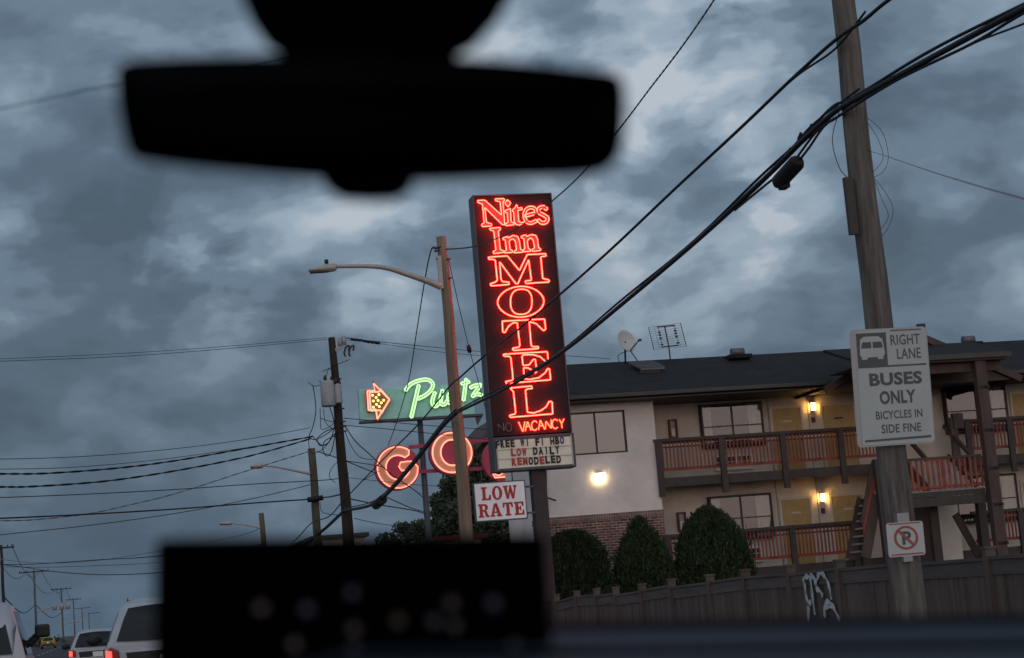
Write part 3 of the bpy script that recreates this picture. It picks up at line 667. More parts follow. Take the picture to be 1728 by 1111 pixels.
# ------------------------------------------------------------------ shrubs and trees
def leafcloud(pts, nrm_, size, asp, up=0.0, jitter=.5):
    k = len(pts); d = RNG.normal(size=(k, 3)); d[:, 2] += up; d += nrm_*0.6; d /= np.linalg.norm(d, axis=1)[:, None]
    a = np.cross(d, RNG.normal(size=(k, 3))); a /= np.linalg.norm(a, axis=1)[:, None]
    s = size*(1+jitter*(RNG.random(k)-.5))[:, None]; L_ = d*s; Wd = a*s/asp
    return np.stack([pts-Wd*.6, pts+L_*.4-Wd*.2+Wd*.9, pts+L_, pts+L_*.4-Wd*.9], 1)
def shrub(label, px_c, py_top, py_base, half_px, Y, prof, m, n=17000):
    top = P(px_c, py_top, Y); zb_ = .6; h = top.z-zb_; cx = P(px_c, (py_top+py_base)/2, Y).x; R = half_px/F*Y
    root = thing('clipped_shrub', label, 'shrub', (cx, Y, zb_), 'evergreen shrubs behind the fence')
    ts = RNG.random(n)**.9; th = RNG.random(n)*2*math.pi
    def rad(t, th):
        b = np.interp(t, [p[0] for p in prof], [p[1] for p in prof])
        return R*b*(1+.05*np.sin(3*th+5*t)+.05*np.sin(7*th-11*t)+.045*np.sin(13*th+9*t)+.035*np.sin(23*th-13*t))
    r = rad(ts, th)*(1-.22*RNG.random(n)**2); r += .085*np.abs(RNG.normal(size=n))*(RNG.random(n) < .22); pts = np.stack([cx+r*np.cos(th), Y+r*np.sin(th), zb_+h*ts*(.96+.07*RNG.random(n))], 1)
    nn = np.stack([np.cos(th), np.sin(th), .3+0*th], 1)
    g = MB(); g.quads(leafcloud(pts, nn, .14, 4.5, up=2.4)); build('foliage', g, m, root, fixn=False)
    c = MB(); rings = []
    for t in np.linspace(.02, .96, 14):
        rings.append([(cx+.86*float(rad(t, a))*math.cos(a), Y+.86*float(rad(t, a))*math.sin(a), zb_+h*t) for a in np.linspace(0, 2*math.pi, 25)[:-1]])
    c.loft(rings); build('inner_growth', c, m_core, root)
    c = MB(); c.tube([(cx, Y, .55), (cx, Y, zb_+h*.3)], .07, 8); build('trunk', c, m_bark, root)
shrub('broad dark evergreen shrub with ragged flat top beside the sign post', 968, 902, 1005, 56, 49.2, [(0, .9), (.3, 1.0), (.6, 1.0), (.82, .86), (.93, .6), (1, .2)], m_shrub2)
shrub('narrow pointed evergreen shrub between two wider shrubs', 1083, 880, 1000, 48, 49.2, [(0, .85), (.3, 1.0), (.5, .97), (.68, .78), (.82, .5), (.92, .2), (1, .03)], m_shrub)
shrub('largest evergreen shrub with a domed peak in front of the lower railing', 1200, 862, 990, 64, 49.0, [(0, .9), (.3, 1.0), (.5, .97), (.7, .82), (.85, .6), (.94, .34), (1, .08)], m_shrub, 22000)
def tree(label, base, h, R, m, n=7000, conical=True, group='trees behind the signs', lumps=26):
    root = thing('conifer_tree', label, 'tree', base, group); bx_, by_, bz_ = base
    g = MB(); g.tube([(bx_, by_, bz_), (bx_+.1, by_, bz_+h*.5), (bx_, by_, bz_+h*.92)], [h*.03, h*.02, h*.004], 8)
    for i in range(14):
        t = .25+.65*i/14; a = i*2.4; rr = R*(1.05-t) if conical else R*.7*math.sin(math.pi*t)
        g.tube([(bx_, by_, bz_+h*t), (bx_+rr*math.cos(a), by_+rr*math.sin(a), bz_+h*t+.1)], [h*.008, h*.003], 5)
    build('trunk', g, m_bark, root)
    V_ = []
    for i in range(lumps):
        t = .12+.86*((i+.5)/lumps); a = i*2.4+random.random(); prof = (1.02-t)**.8 if conical else math.sin(math.pi*min(1, t*.9+.08))**.6
        rr = R*prof*(.35+.6*random.random()); c_ = np.array([bx_+rr*math.cos(a), by_+rr*math.sin(a), bz_+h*t]); s = R*(.22+.22*prof)*(.7+.6*random.random())
        k = int(n*1.7)//lumps; q = RNG.normal(size=(k, 3)); q /= np.linalg.norm(q, axis=1)[:, None]; q *= (RNG.random(k)**.45)[:, None]*s; q[:, 2] *= .6; V_.append(c_+q)
    V_ = np.concatenate(V_); g = MB(); g.quads(leafcloud(V_, np.zeros_like(V_), h*.03, 2.2, up=.3)); build('crown', g, m, root, fixn=False)
q = P(772, 905, 102); tree('tall dark conifer rising behind the street lamp pole', (q.x, 102, 0), P(770, 812, 102).z, 2.7, m_con, 9000)
q = P(745, 905, 110); tree('dark conifer just left of the street lamp pole', (q.x, 110, 0), P(745, 835, 110).z, 1.9, m_con, 7000)
q = P(812, 905, 96); tree('bushy dark tree behind the low rate board', (q.x, 96, 0), P(815, 772, 96).z, 2.6, m_con, 9000, False)
q = P(688, 905, 120); tree('low spreading dark tree near the pole of the letter discs', (q.x, 120, 0), P(690, 884, 120).z, 2.6, m_con, 5000, False)
q = P(712, 905, 118); tree('low bushy tree beside the pole of the letter discs', (q.x, 118, 0), P(716, 880, 118).z, 1.8, m_con, 4000, False)

# ------------------------------------------------------------------ fence
Ys = [46.3, 44.45, 42.39, 40.6, 39.0, 36.97, 34.9, 32.55, 30.6, 28.45, 26.35, 24.4, 21.5, 19.2, 17.0, 14.8, 12.6]
Zt = [1.34, 1.36, 1.41, 1.42, 1.425, 1.435, 1.475, 1.49, 1.52, 1.525, 1.53, 1.52, 1.505, 1.50, 1.49, 1.48, 1.47]
XF = 11.0
fence = thing('wooden_fence', 'long dark brown board fence with white graffiti below the motel', 'fence', (XF, 30, .12))
for i in range(len(Ys)):
    g = MB(); g.box((XF-.09, Ys[i]-.055, .1), (XF+.05, Ys[i]+.055, Zt[i]+.07)); g.box((XF-.105, Ys[i]-.07, Zt[i]+.07), (XF+.065, Ys[i]+.07, Zt[i]+.10)); build('post', g, m_fence, fence)
    if i+1 < len(Ys):
        a, b = Ys[i+1]+.056, Ys[i]-.056; za, zb_ = Zt[i+1]-.015-random.random()*.03, Zt[i]-.02-random.random()*.05
        if i in (1, 4, 6): zb_ -= .03
        g = MB(); n = max(2, int((b-a)/.14)); w = (b-a)/n
        for k in range(n):
            y = a+k*w; z = za+(zb_-za)*(k+.5)/n; dxr = random.uniform(-.008, .008); g.box((XF-.02+dxr, y+.003, .16), (XF+.005+dxr, y+w-.003, z-.04))
        pn = build('panel', g, m_fence, fence)
        g = MB()
        for o0, o1, t in ((0, .045, .07), (.05, .235, .045)):
            g.add([(XF-t, a, za-o0), (XF-t, b, zb_-o0), (XF-t, b, zb_-o1), (XF-t, a, za-o1), (XF+.03, a, za-o0), (XF+.03, b, zb_-o0), (XF+.03, b, zb_-o1), (XF+.03, a, za-o1)], [(0, 1, 2, 3), (7, 6, 5, 4), (0, 4, 5, 1), (2, 6, 7, 3), (1, 5, 6, 2), (0, 3, 7, 4)])
        build('top_board', g, m_fence_top, pn)
strokes = [[(215, 330), (230, 250), (280, 230), (320, 240), (345, 330), (370, 560), (415, 880)], [(240, 330), (250, 480), (280, 620), (320, 680), (350, 640)], [(330, 220), (400, 240), (430, 330), (440, 430), (500, 470), (550, 570)],
           [(400, 320), (450, 290), (480, 200), (540, 180), (600, 250), (660, 400), (700, 620)], [(590, 930), (580, 740), (640, 660), (720, 720), (770, 820), (840, 970)], [(590, 740), (660, 745), (730, 720)], [(310, 730), (310, 980)]]
g = MB()
for si, s in enumerate(strokes):
    pts = [PX(1340+x/10.1, 950+y/10.1, XF-.02) for x, y in s]; pts = smooth_path(pts, 6); n = len(pts); xo = XF-.078-.0015*si
    o = stroke_outline([(p.y, p.z) for p in pts], [.052*(.7+.3*math.sin(i*.7)) for i in range(n)]); k = n
    L_, R2 = o[:n], o[n+1:2*n+1][::-1]
    g.add([(xo, p.x, p.y) for p in L_]+[(xo, p.x, p.y) for p in R2], [(i, i+1, n+i+1, n+i) for i in range(n-1)])
build('graffiti', g, m_spray, fence, label='looping white spray paint lettering', fixn=False)

# ------------------------------------------------------------------ motel sign
YS = 45.0
sx0, sx1, sz0, sz1 = 9.83, 11.865, 4.60, 11.70
ZM = P(900, 735, YS).z+.03      # top of the changeable-letter board
sign = thing('motel_sign', 'tall black motel pylon sign with red neon letters and cream letter board', 'sign', (10.95, YS+.35, .1))
g = MB(); g.box((sx0, YS, ZM), (sx1, YS+.48, sz1)); build('cabinet', g, m_signbody, sign, bevel=.01)
g = MB(); g.box((sx0-.03, YS-.03, ZM-.02), (sx0-.002, YS+.51, sz1+.03)); g.box((sx1+.002, YS-.03, ZM-.02), (sx1+.03, YS+.51, sz1+.03)); g.box((sx0-.002, YS-.03, sz1+.001), (sx1+.002, YS+.51, sz1+.03)); build('cabinet_edge', g, m_signside, sign)
g = MB(); g.box((10.78, YS+.12, .1), (11.15, YS+.45, ZM)); build('post', g, m_post_brown, sign, bevel=.02)
Yn = YS-.07
def neon(name, outlines, m, conv, r=.020, rad=8, closed=True, fill=True, rc=9):
    mb = MB(); fillmb = MB(); allsp = []
    for o in outlines:
        pts = round_corners(o, rc, 3, closed); w = [conv(p[0], p[1]) for p in pts]
        mb.tube([(p.x, Yn, p.y) for p in w], r, rad, closed=closed)
        allsp.append(w)
        if closed:
            for i in range(0, len(w), 9): mb_s.tube([(w[i].x, Yn+.01, w[i].y), (w[i].x, YS, w[i].y)], .008, 4)
    o_ = build(name, mb, m, sign)
    return o_, allsp
mb_s = MB()
def cv(ox, oy, s): return lambda x, y: xz(ox+x/s, oy+y/s, Yn)
c1, c2_, c3, c4 = cv(795, 325, 9.66), cv(810, 420, 8.546), cv(830, 530, 8.546), cv(830, 640, 11.107)
e_st = smooth_path([Vector((a, b, 0)) for a, b in ((880, 385), (985, 355), (1055, 335), (1040, 270), (970, 245), (890, 290), (868, 385), (905, 475), (980, 500), (1065, 460))], 4)
s_st = smooth_path([Vector((a, b, 0)) for a, b in ((1230, 275), (1175, 238), (1105, 265), (1110, 330), (1190, 375), (1245, 420), (1220, 485), (1150, 495), (1095, 450))], 4)
nites = [
 [(105, 132), (220, 125), (497, 372), (472, 150), (395, 137), (393, 106), (540, 103), (545, 135), (520, 150), (548, 528), (510, 525), (222, 245), (250, 488), (337, 515), (332, 547), (180, 557), (170, 522), (212, 500), (186, 190), (112, 165)],
 [(592, 118), (645, 175), (602, 240), (550, 175)],
 [(550, 298), (640, 262), (652, 482), (698, 502), (700, 528), (563, 542), (555, 510), (602, 490), (590, 330), (553, 325)],
 [(740, 198), (762, 255), (832, 250), (832, 282), (760, 292), (776, 470), (812, 497), (862, 480), (868, 507), (790, 533), (730, 522), (704, 480), (694, 312), (668, 302), (675, 283), (716, 250)],
 [tuple(p) for p in stroke_outline(e_st, 22)], [tuple(p) for p in stroke_outline(s_st, 24)]]
inn = [
 [(300, 585), (475, 572), (480, 605), (443, 630), (475, 935), (530, 950), (530, 978), (365, 997), (358, 965), (405, 940), (370, 630), (308, 610)],
 [(515, 745), (595, 718), (607, 745), (680, 700), (760, 720), (786, 790), (806, 930), (846, 945), (846, 972), (702, 986), (696, 965), (742, 935), (722, 800), (690, 757), (640, 770), (620, 800), (636, 930), (677, 950), (672, 977), (545, 988), (540, 965), (576, 940), (556, 775), (520, 770)],
 [(815, 717), (890, 690), (905, 720), (985, 688), (1052, 700), (1082, 760), (1097, 900), (1132, 920), (1132, 946), (997, 962), (990, 935), (1037, 905), (1012, 780), (975, 742), (930, 765), (915, 800), (932, 915), (972, 935), (968, 960), (850, 968), (845, 940), (876, 920), (860, 750), (820, 742)]]
motel = [
 (c2_, [(120, 122), (395, 103), (570, 315), (680, 85), (950, 72), (952, 106), (877, 116), (905, 430), (996, 450), (997, 480), (660, 502), (652, 467), (742, 455), (702, 158), (545, 507), (515, 502), (283, 188), (305, 450), (330, 475), (420, 482), (420, 515), (160, 537), (148, 507), (225, 480), (250, 455), (220, 168), (195, 153), (128, 152)]),
 (c2_, [(588+335*math.cos(t)*(1-.04*abs(math.sin(t))), 765-8*math.cos(t)+222*math.sin(t)) for t in np.linspace(0, 2*math.pi, 33)[:-1]]),
 (c2_, [(p[0], p[1]-(p[0]-595)*.03) for p in ell(595, 765, 155, 182, 32, 2.5)]),
 (c3, [(150, 105), (760, 74), (777, 220), (750, 243), (720, 220), (640, 140), (540, 112), (567, 450), (590, 475), (672, 473), (672, 500), (308, 527), (298, 497), (390, 480), (405, 455), (366, 130), (310, 125), (240, 180), (190, 268), (158, 262)]),
 (c3, [(165, 582), (800, 545), (817, 690), (790, 702), (700, 620), (600, 588), (450, 590), (435, 620), (452, 745), (540, 735), (600, 653), (627, 655), (648, 830), (628, 855), (590, 815), (520, 778), (457, 778), (470, 935), (540, 947), (680, 920), (770, 850), (805, 788), (832, 795), (848, 950), (210, 1003), (198, 975), (290, 960), (306, 935), (275, 640), (255, 612), (172, 610)]),
 (c4, [(345, 168), (745, 130), (757, 177), (660, 187), (630, 212), (667, 622), (780, 637), (920, 590), (1020, 520), (1075, 418), (1128, 425), (1142, 652), (343, 718), (332, 680), (420, 660), (447, 635), (405, 240), (370, 200)])]
pan = MB()
for nm, lst in (('nites_lettering', nites), ('inn_lettering', inn)):
    _, sp = neon(nm, lst, m_neon, c1, .0115, 6, rc=14)
    for s in sp: put_shape(pan, [[(p.x, p.y) for p in s]], YS-.003, .012)
mo = MB(); letters = []
for conv, o in motel:
    pts = round_corners(o, 13, 3); w = [conv(*p) for p in pts]; mo.tube([(p.x, Yn, p.y) for p in w], .0135, 7, closed=True); letters.append([(p.x, p.y) for p in w])
    for i in range(0, len(w), 9): mb_s.tube([(w[i].x, Yn+.01, w[i].y), (w[i].x, YS, w[i].y)], .008, 4)
build('motel_lettering', mo, m_neon, sign)
for grp in ([letters[0]], letters[1:3], [letters[3]], [letters[4]], [letters[5]]):
    edge = MB()
build('painted_lettering', pan, m_letterpan, sign)
# thin raised steel letter rims that catch the neon
g = MB()
for l in letters: g.tube([(x, YS-.012, z) for x, z in l], .030, 6, closed=True)
build('letter_rim', g, m_letterpan, sign)
build('tube_support', mb_s, m_neon_off, sign)
def open_strokes(name, strokes, m, conv, r):
    mb = MB()
    for s in strokes:
        w = [conv(*p) for p in round_corners(s, 14, 3, False)]; mb.tube([(p.x, Yn, p.y) for p in w], r, 6)
    build(name, mb, m, sign)
def arc(cx, cy, rx, ry, a0, a1, n=14): return [(cx+rx*math.cos(math.radians(a0+(a1-a0)*i/n)), cy+ry*math.sin(math.radians(a0+(a1-a0)*i/n))) for i in range(n+1)]
open_strokes('vacancy_lettering', [[(500, 805), (582, 985), (618, 800)], [(625, 972), (668, 795), (738, 962)], [(645, 895), (705, 880)], arc(802, 872, 58, 88, -40, -320), [(875, 948), (908, 770), (990, 940)], [(892, 880), (955, 868)], [(1000, 938), (1015, 790), (1112, 925), (1112, 760)], arc(1190, 842, 62, 86, -45, -315), [(1262, 757), (1308, 835), (1352, 745)], [(1308, 835), (1316, 915)]], m_neon2, c4, .0125)
open_strokes('no_lettering', [[(130, 985), (115, 845), (232, 975), (215, 825)], arc(315, 900, 55, 80, 0, 360, 22)], m_neon_off, c4, .012)
# changeable letter board
bz0 = P(900, 793, YS).z
g = MB(); g.box((sx0-.03, YS-.05, bz0), (sx1+.06, YS+.52, ZM-.03)); board = build('letter_board', g, m_signside, sign, bevel=.015)
mz0, mz1 = P(900, 788, YS).z, P(900, 741, YS).z
g = MB(); g.box((sx0+.05, YS-.058, mz0), (sx1-.02, YS-.0502, mz1)); build('board_face', g, m_cream, board)
g = MB()
for i in range(1, 3):
    z = mz0+(mz1-mz0)*i/3; g.box((sx0+.06, YS-.068, z-.012), (sx1-.03, YS-.0585, z+.012))
g.box((sx0+.05, YS-.075, mz0-.03), (sx0+.08, YS-.0585, mz1+.03)); g.box((sx1-.04, YS-.075, mz0-.03), (sx1-.01, YS-.0585, mz1+.03)); build('letter_track', g, m_marq_rail, board)
def row(txts, pxa, pxb, r):
    mbs = {}
    zz = mz0+(mz1-mz0)*(2-r)/3; z0, z1 = zz+.05, zz+.25; xa, xb = P(pxa, 760, YS).x, P(pxb, 760, YS).x; tot_ = len(txts); w = (xb-xa)/tot_
    for i, (ch, ink) in enumerate(txts):
        if ch == ' ': continue
        mb = mbs.setdefault(ink, MB())
        wd = w*.34 if ch == 'I' else w*.82; cx = xa+(i+.5)*w; dz_ = random.uniform(-.008, .008)
        put_text(mb, ch, cx-wd/2*(.55 if ch == 'I' else 1), z0+dz_, cx+wd/2*(.55 if ch == 'I' else 1), z1+dz_, YS-.070, .006, .055)
    for ink, mb in mbs.items(): build(ink+'_lettering', mb, {'black': m_txt_k, 'red': m_txt_r, 'blue': m_txt_b}[ink], board)
K_, R0, B_ = 'black', 'red', 'blue'
row([(c, B_ if i in (5, 13) else K_) for i, c in enumerate('FREE WI FI HBO')], 835, 953, 0)
row([(c, R0 if i < 3 else K_) for i, c in enumerate('LOW DAILY')], 860, 944, 1)
row([(c, R0 if i in (0, 1, 2, 5) else K_) for i, c in enumerate('REMODELED')], 860, 945, 2)
# low rate board on the same post
lx0, lx1, lz0, lz1 = 9.225, 10.56, 3.39, 4.37
lr = thing('hanging_sign', 'white LOW RATE board with red serif letters below the neon sign', 'sign', ((lx0+lx1)/2, YS+.1, lz0))
g = MB(); g.box((lx0, YS, lz0), (lx1, YS+.16, lz1)); build('frame', g, m_signside, lr)
g = MB(); g.box((lx0+.03, YS-.008, lz0+.03), (lx1-.03, YS-.0005, lz1-.03)); build('panel', g, m_white_panel, lr)
g = MB(); g.box((lx1-.02, YS+.03, lz0+.12), (10.779, YS+.13, lz0+.17)); g.box((lx1-.02, YS+.03, lz1-.2), (10.779, YS+.13, lz1-.15))
for x in (lx0+.25, lx1-.3): g.tube([(x, YS+.08, lz1), (x, YS+.08, bz0)], .015, 6)
build('bracket', g, m_signside, lr)
GL = {'L': ([[(0, 0), (0, .13), (.1, .13), (.1, .87), (0, .87), (0, 1), (.5, 1), (.5, .87), (.37, .87), (.37, .13), (.6, .13), (.7, .4), (.84, .4), (.82, 0)]], .84),
      'O': ([ell(.45, .5, .45, .53, 24), ell(.45, .5, .19, .40, 24)], .9),
      'W': ([[(0, 1), (0, .87), (.07, .87), (.25, 0), (.46, 0), (.6, .5), (.72, 0), (.93, 0), (1.13, .87), (1.2, .87), (1.2, 1), (.88, 1), (.88, .87), (.98, .87), (.88, .36), (.74, .87), (.74, 1), (.54, 1), (.54, .87), (.40, .36), (.33, .87), (.42, .87), (.42, 1)]], 1.2),
      'R': ([[(0, 0), (0, .13), (.1, .13), (.1, .87), (0, .87), (0, 1), (.56, 1), (.76, .93), (.84, .76), (.78, .58), (.62, .5), (.72, .42), (.82, .13), (.92, .13), (.92, 0), (.64, 0), (.5, .36), (.44, .43), (.36, .43), (.36, .13), (.46, .13), (.46, 0)], [(.36, .56), (.36, .87), (.48, .87), (.57, .82), (.57, .62), (.48, .56)]], .92),
      'A': ([[(0, 0), (0, .13), (.07, .13), (.34, 1), (.6, 1), (.9, .13), (.98, .13), (.98, 0), (.54, 0), (.54, .13), (.62, .13), (.58, .27), (.31, .27), (.27, .13), (.37, .13), (.37, 0)], [(.35, .39), (.54, .39), (.45, .75)]], .98),
      'T': ([[(.2, 0), (.2, .13), (.31, .13), (.31, .87), (.2, .87), (.12, .62), (0, .62), (.02, 1), (.87, 1), (.89, .62), (.77, .62), (.69, .87), (.58, .87), (.58, .13), (.69, .13), (.69, 0)]], .89),
      'E': ([[(0, 0), (0, .13), (.1, .13), (.1, .87), (0, .87), (0, 1), (.82, 1), (.83, .66), (.71, .66), (.62, .87), (.37, .87), (.37, .58), (.46, .58), (.5, .68), (.6, .68), (.6, .34), (.5, .34), (.46, .45), (.37, .45), (.37, .13), (.64, .13), (.74, .38), (.86, .38), (.84, 0)]], .86)}
def slab(word, xa, xb, za, zb_, mb, Y):
    tot_ = sum(GL[c][1] for c in word)+.1*(len(word)-1); s = (xb-xa)/tot_; x = xa
    for c in word:
        sp, w = GL[c]; put_shape(mb, [[(x+p[0]*s, za+p[1]*(zb_-za)) for p in q_] for q_ in sp], Y, .006); x += (w+.1)*s
g = MB(); h_ = lz1-lz0
slab('LOW', lx0+.19, lx1-.23, lz0+h_*.54, lz0+h_*.88, g, YS-.0085); slab('RATE', lx0+.085, lx1-.075, lz0+h_*.11, lz0+h_*.45, g, YS-.0085); build('lettering', g, m_red_paint, lr)

# ------------------------------------------------------------------ the arrow sign and letter discs behind
YQ = 80.0
gs = thing('golf_sign', 'turquoise board with green neon script and glowing arrow above orange letter discs', 'sign', (14.28, YQ, 0))
bx0, bx1, bz0_, bz1_ = 11.58, 16.75, 9.72, 11.12
g = MB(); g.box((bx0, YQ, bz0_), (bx1, YQ+.45, bz1_)); build('board', g, m_turq, gs, bevel=.02)
g = MB(); g.box((bx0-.02, YQ-.05, bz0_-.10), (bx1+.35, YQ+.5, bz0_-.002)); g.prism([(bx1+.02, YQ+.1, bz0_-.1), (bx1+.35, YQ+.1, bz0_-.1), (bx1+.1, YQ+.1, bz0_-.5)], (0, .1, 0)); build('board_sill', g, m_signside, gs)
g = MB(); g.tube([(14.28, YQ+.3, 0), (14.28, YQ+.3, bz0_-.1)], [.16, .125], 12); build('post', g, m_signside, gs)
cq = lambda x, y: xz(600+x/7.513, 630+y/7.513, YQ)
def script(name_f, name_t, strokes, hw_, face_m, neon_m, Yf, r, closed_glow=True, par=gs):
    fm, tm = MB(), MB()
    for s in strokes:
        st = smooth_path([Vector((a, b, 0)) for a, b in s], 5) if len(s) > 2 else [Vector((*s[0], 0)), Vector((*((Vector(s[0])+Vector(s[1]))/2), 0)), Vector((*s[1], 0))]
        w = [cq(p.x, p.y) for p in st]; o = stroke_outline(w, hw_); put_shape(fm, [[(p.x, p.y) for p in o]], Yf, .10)
        o2 = stroke_outline(w, hw_*.55); tm.tube([(p.x, Yf-.14, p.y) for p in o2], r, 6, closed=True)
    f = build(name_f, fm, face_m, par); build(name_t, tm, neon_m, f)
script('script_lettering', 'neon_tube', [[(795, 160), (700, 565)], [(625, 225), (700, 140), (830, 92), (925, 95), (975, 150), (945, 225), (870, 290), (785, 330)],
        [(1000, 250), (965, 370), (1000, 425), (1050, 380), (1095, 220)], [(1092, 230), (1075, 380), (1120, 400), (1160, 350)], [(1165, 340), (1235, 280), (1215, 235), (1170, 300), (1185, 385), (1260, 360)],
        [(1395, 80), (1362, 350)], [(1335, 140), (1435, 115)], [(1448, 190), (1500, 165), (1580, 150)], [(1575, 160), (1470, 300)], [(1470, 300), (1530, 270), (1595, 285)]], 0.105, m_green_face, m_green_neon, YQ-.01, .024)
def px_poly(pts): return [cq(*p) for p in pts]
arrow = [(212, 105), (448, 345), (268, 628), (248, 485), (140, 500), (122, 215), (232, 215)]
g = MB(); put_shape(g, [[(p.x, p.y) for p in px_poly(arrow)]], YQ-.01, .22); ar = build('arrow', g, mat('arrow_orange_paint', (.50, .10, .035), .5), gs)
inner = [(182, 268), (290, 262), (298, 232), (398, 345), (310, 500), (300, 462), (195, 470)]
g = MB(); put_shape(g, [[(p.x, p.y) for p in px_poly(inner)]], YQ-.232, .008); build('arrow_panel', g, m_olive, ar)
g = MB()
for k in (.93, 1.16):
    src = arrow if k < 1 else inner; cx = sum(p[0] for p in src)/7; cy = sum(p[1] for p in src)/7
    w = px_poly(round_corners([(cx+(p[0]-cx)*k*(.93 if k < 1 else 1), cy+(p[1]-cy)*k*(.93 if k < 1 else 1)) for p in src], 8)); g.tube([(p.x, YQ-.28, p.y) for p in w], .034, 6, closed=True)
build('neon_tube', g, m_or_neon, ar)
g = MB()
for x, y in ((205, 290), (250, 318), (285, 282), (215, 362), (275, 355), (345, 352), (255, 405), (315, 385), (215, 440), (290, 432)): g = MB(); p = cq(x, y); g.sphere((p.x, YQ-.26, p.y), .055, 8); build('bulb', g, m_bulb, ar)
def disc(px_, py_, rad_, glyphs, Yd=YQ-.02):
    c_ = P(px_, py_, Yd); g = MB(); g.tube([(c_.x, Yd-.18, c_.z), (c_.x, Yd+.18, c_.z)], rad_, 48); d = build('letter_disc', g, m_maroon, gs)
    d.data.polygons.foreach_set('use_smooth', [False]*len(d.data.polygons))
    fm, tm = MB(), MB()
    for st, hw_ in glyphs:
        w = [Vector((c_.x+p[0]*rad_, c_.z+p[1]*rad_)) for p in st]
        if hw_ is None:
            inner_ = [Vector((c_.x+p[0]*rad_*.5, c_.z+p[1]*rad_*.56)) for p in st]; put_shape(fm, [[(p.x, p.y) for p in w], [(p.x, p.y) for p in inner_]], Yd-.182, .06)
            for q_, s in ((w, .95), (inner_, 1.1)): tm.tube([(c_.x+(p.x-c_.x)*s, Yd-.29, c_.z+(p.y-c_.z)*s) for p in q_], .030, 6, closed=True)
        else:
            o = stroke_outline(w, hw_*rad_); put_shape(fm, [[(p.x, p.y) for p in o]], Yd-.182, .06); o2 = stroke_outline(w, hw_*rad_*.86); tm.tube([(p.x, Yd-.29, p.y) for p in o2], .030, 6, closed=True)
    f = build('disc_lettering', fm, m_or_face, d); build('disc_neon', tm, m_or_neon, d)
Gs = [(.72*math.cos(math.radians(a)), .72*math.sin(math.radians(a))) for a in range(52, 346, 7)]
Gs += [(.70, -.06), (.62, .05), (.45, .05), (.14, .03)]
disc(669.8, 790, 1.0, [(Gs, .22)])
disc(761, 765, 1.0, [(ell(0, 0, .93, .93, 40), None)])
xr_ = P(761, 765, YQ).x + (P(761, 765, YQ).x-P(669.8, 790, YQ).x)
Lq = P(853, 777, YQ)
disc(850, 777, 1.0, [([(-.35, .7), (-.35, 0), (-.35, -.6)], .2), ([(-.52, -.6), (0, -.6), (.55, -.6)], .2)])
g = MB()
for y0, y1 in ((753, 741), (797, 790)): g.bar(P(690, y0+(2 if y0 == 753 else 0), YQ+.1), P(850, y1-1, YQ+.1), .12, .16)
build('disc_arm', g, m_maroon, gs)

# ------------------------------------------------------------------ poles
XPOLE = 8.8
def tapered(b, t, r0, r1, m, parent, n=14, lean=0):
    g = MB(); k = 10; pts = [Vector(b).lerp(Vector(t), i/k) + Vector((.015*math.sin(i*1.7), 0, 0)) for i in range(k+1)]; g.tube(pts, [r0+(r1-r0)*i/k for i in range(k+1)], n); return build('pole', g, m, parent)
# nearest pole
n0, n1 = PX(1429, 0, XPOLE), PX(1498, 760, XPOLE); YN = (n0.y+n1.y)/2; xb_n = P(1520, 900, YN).x; xt_n = P(1429, 0, YN).x
npole = thing('utility_pole', 'thick weathered wooden utility pole carrying the bus lane sign', 'utility pole', (xb_n, YN, .14), 'roadside poles')
zt_n = P(1429, 0, YN).z+1.2; tapered((xb_n, YN, .14), (xt_n-.05, YN, zt_n), .185, .125, m_wood_pole, npole)
def on_near(py): z0 = P(1429+91*py/900, py, YN).z; return z0
g = MB(); a, b = P(1430, 300, YN-.1), P(1441, 396, YN-.1); g.bar(a, b, .07, .10); build('junction_box', g, m_trans if False else m_winframe, npole)
g = MB()
for q_ in ([(1460, 196), (1488, 222), (1499, 262), (1492, 288), (1474, 300)], [(1462, 204), (1482, 236), (1490, 268), (1472, 292)], [(1474, 300), (1492, 322), (1507, 352), (1500, 382), (1484, 404)], [(1476, 306), (1488, 336), (1499, 366), (1482, 392)]):
    g.tube(smooth_path([P(x, y, YN-.03) for x, y in q_], 6), .0032, 5)
g.tube(smooth_path([P(1425, 165, YN-.1), P(1405, 230, YN-.1), P(1415, 280, YN-.1), P(1430, 300, YN-.1)]), .005, 5)
build('hanging_lead', g, m_cable, npole)
g = MB()
for py in (60, 120, 165, 205, 300): a = P(1432+py*.107-28, py, YN); g.tube([a+Vector((0, 0, 0)), a+Vector((.12, 0, .01))], .012, 6)
build('bolt', g, m_bolt, npole)
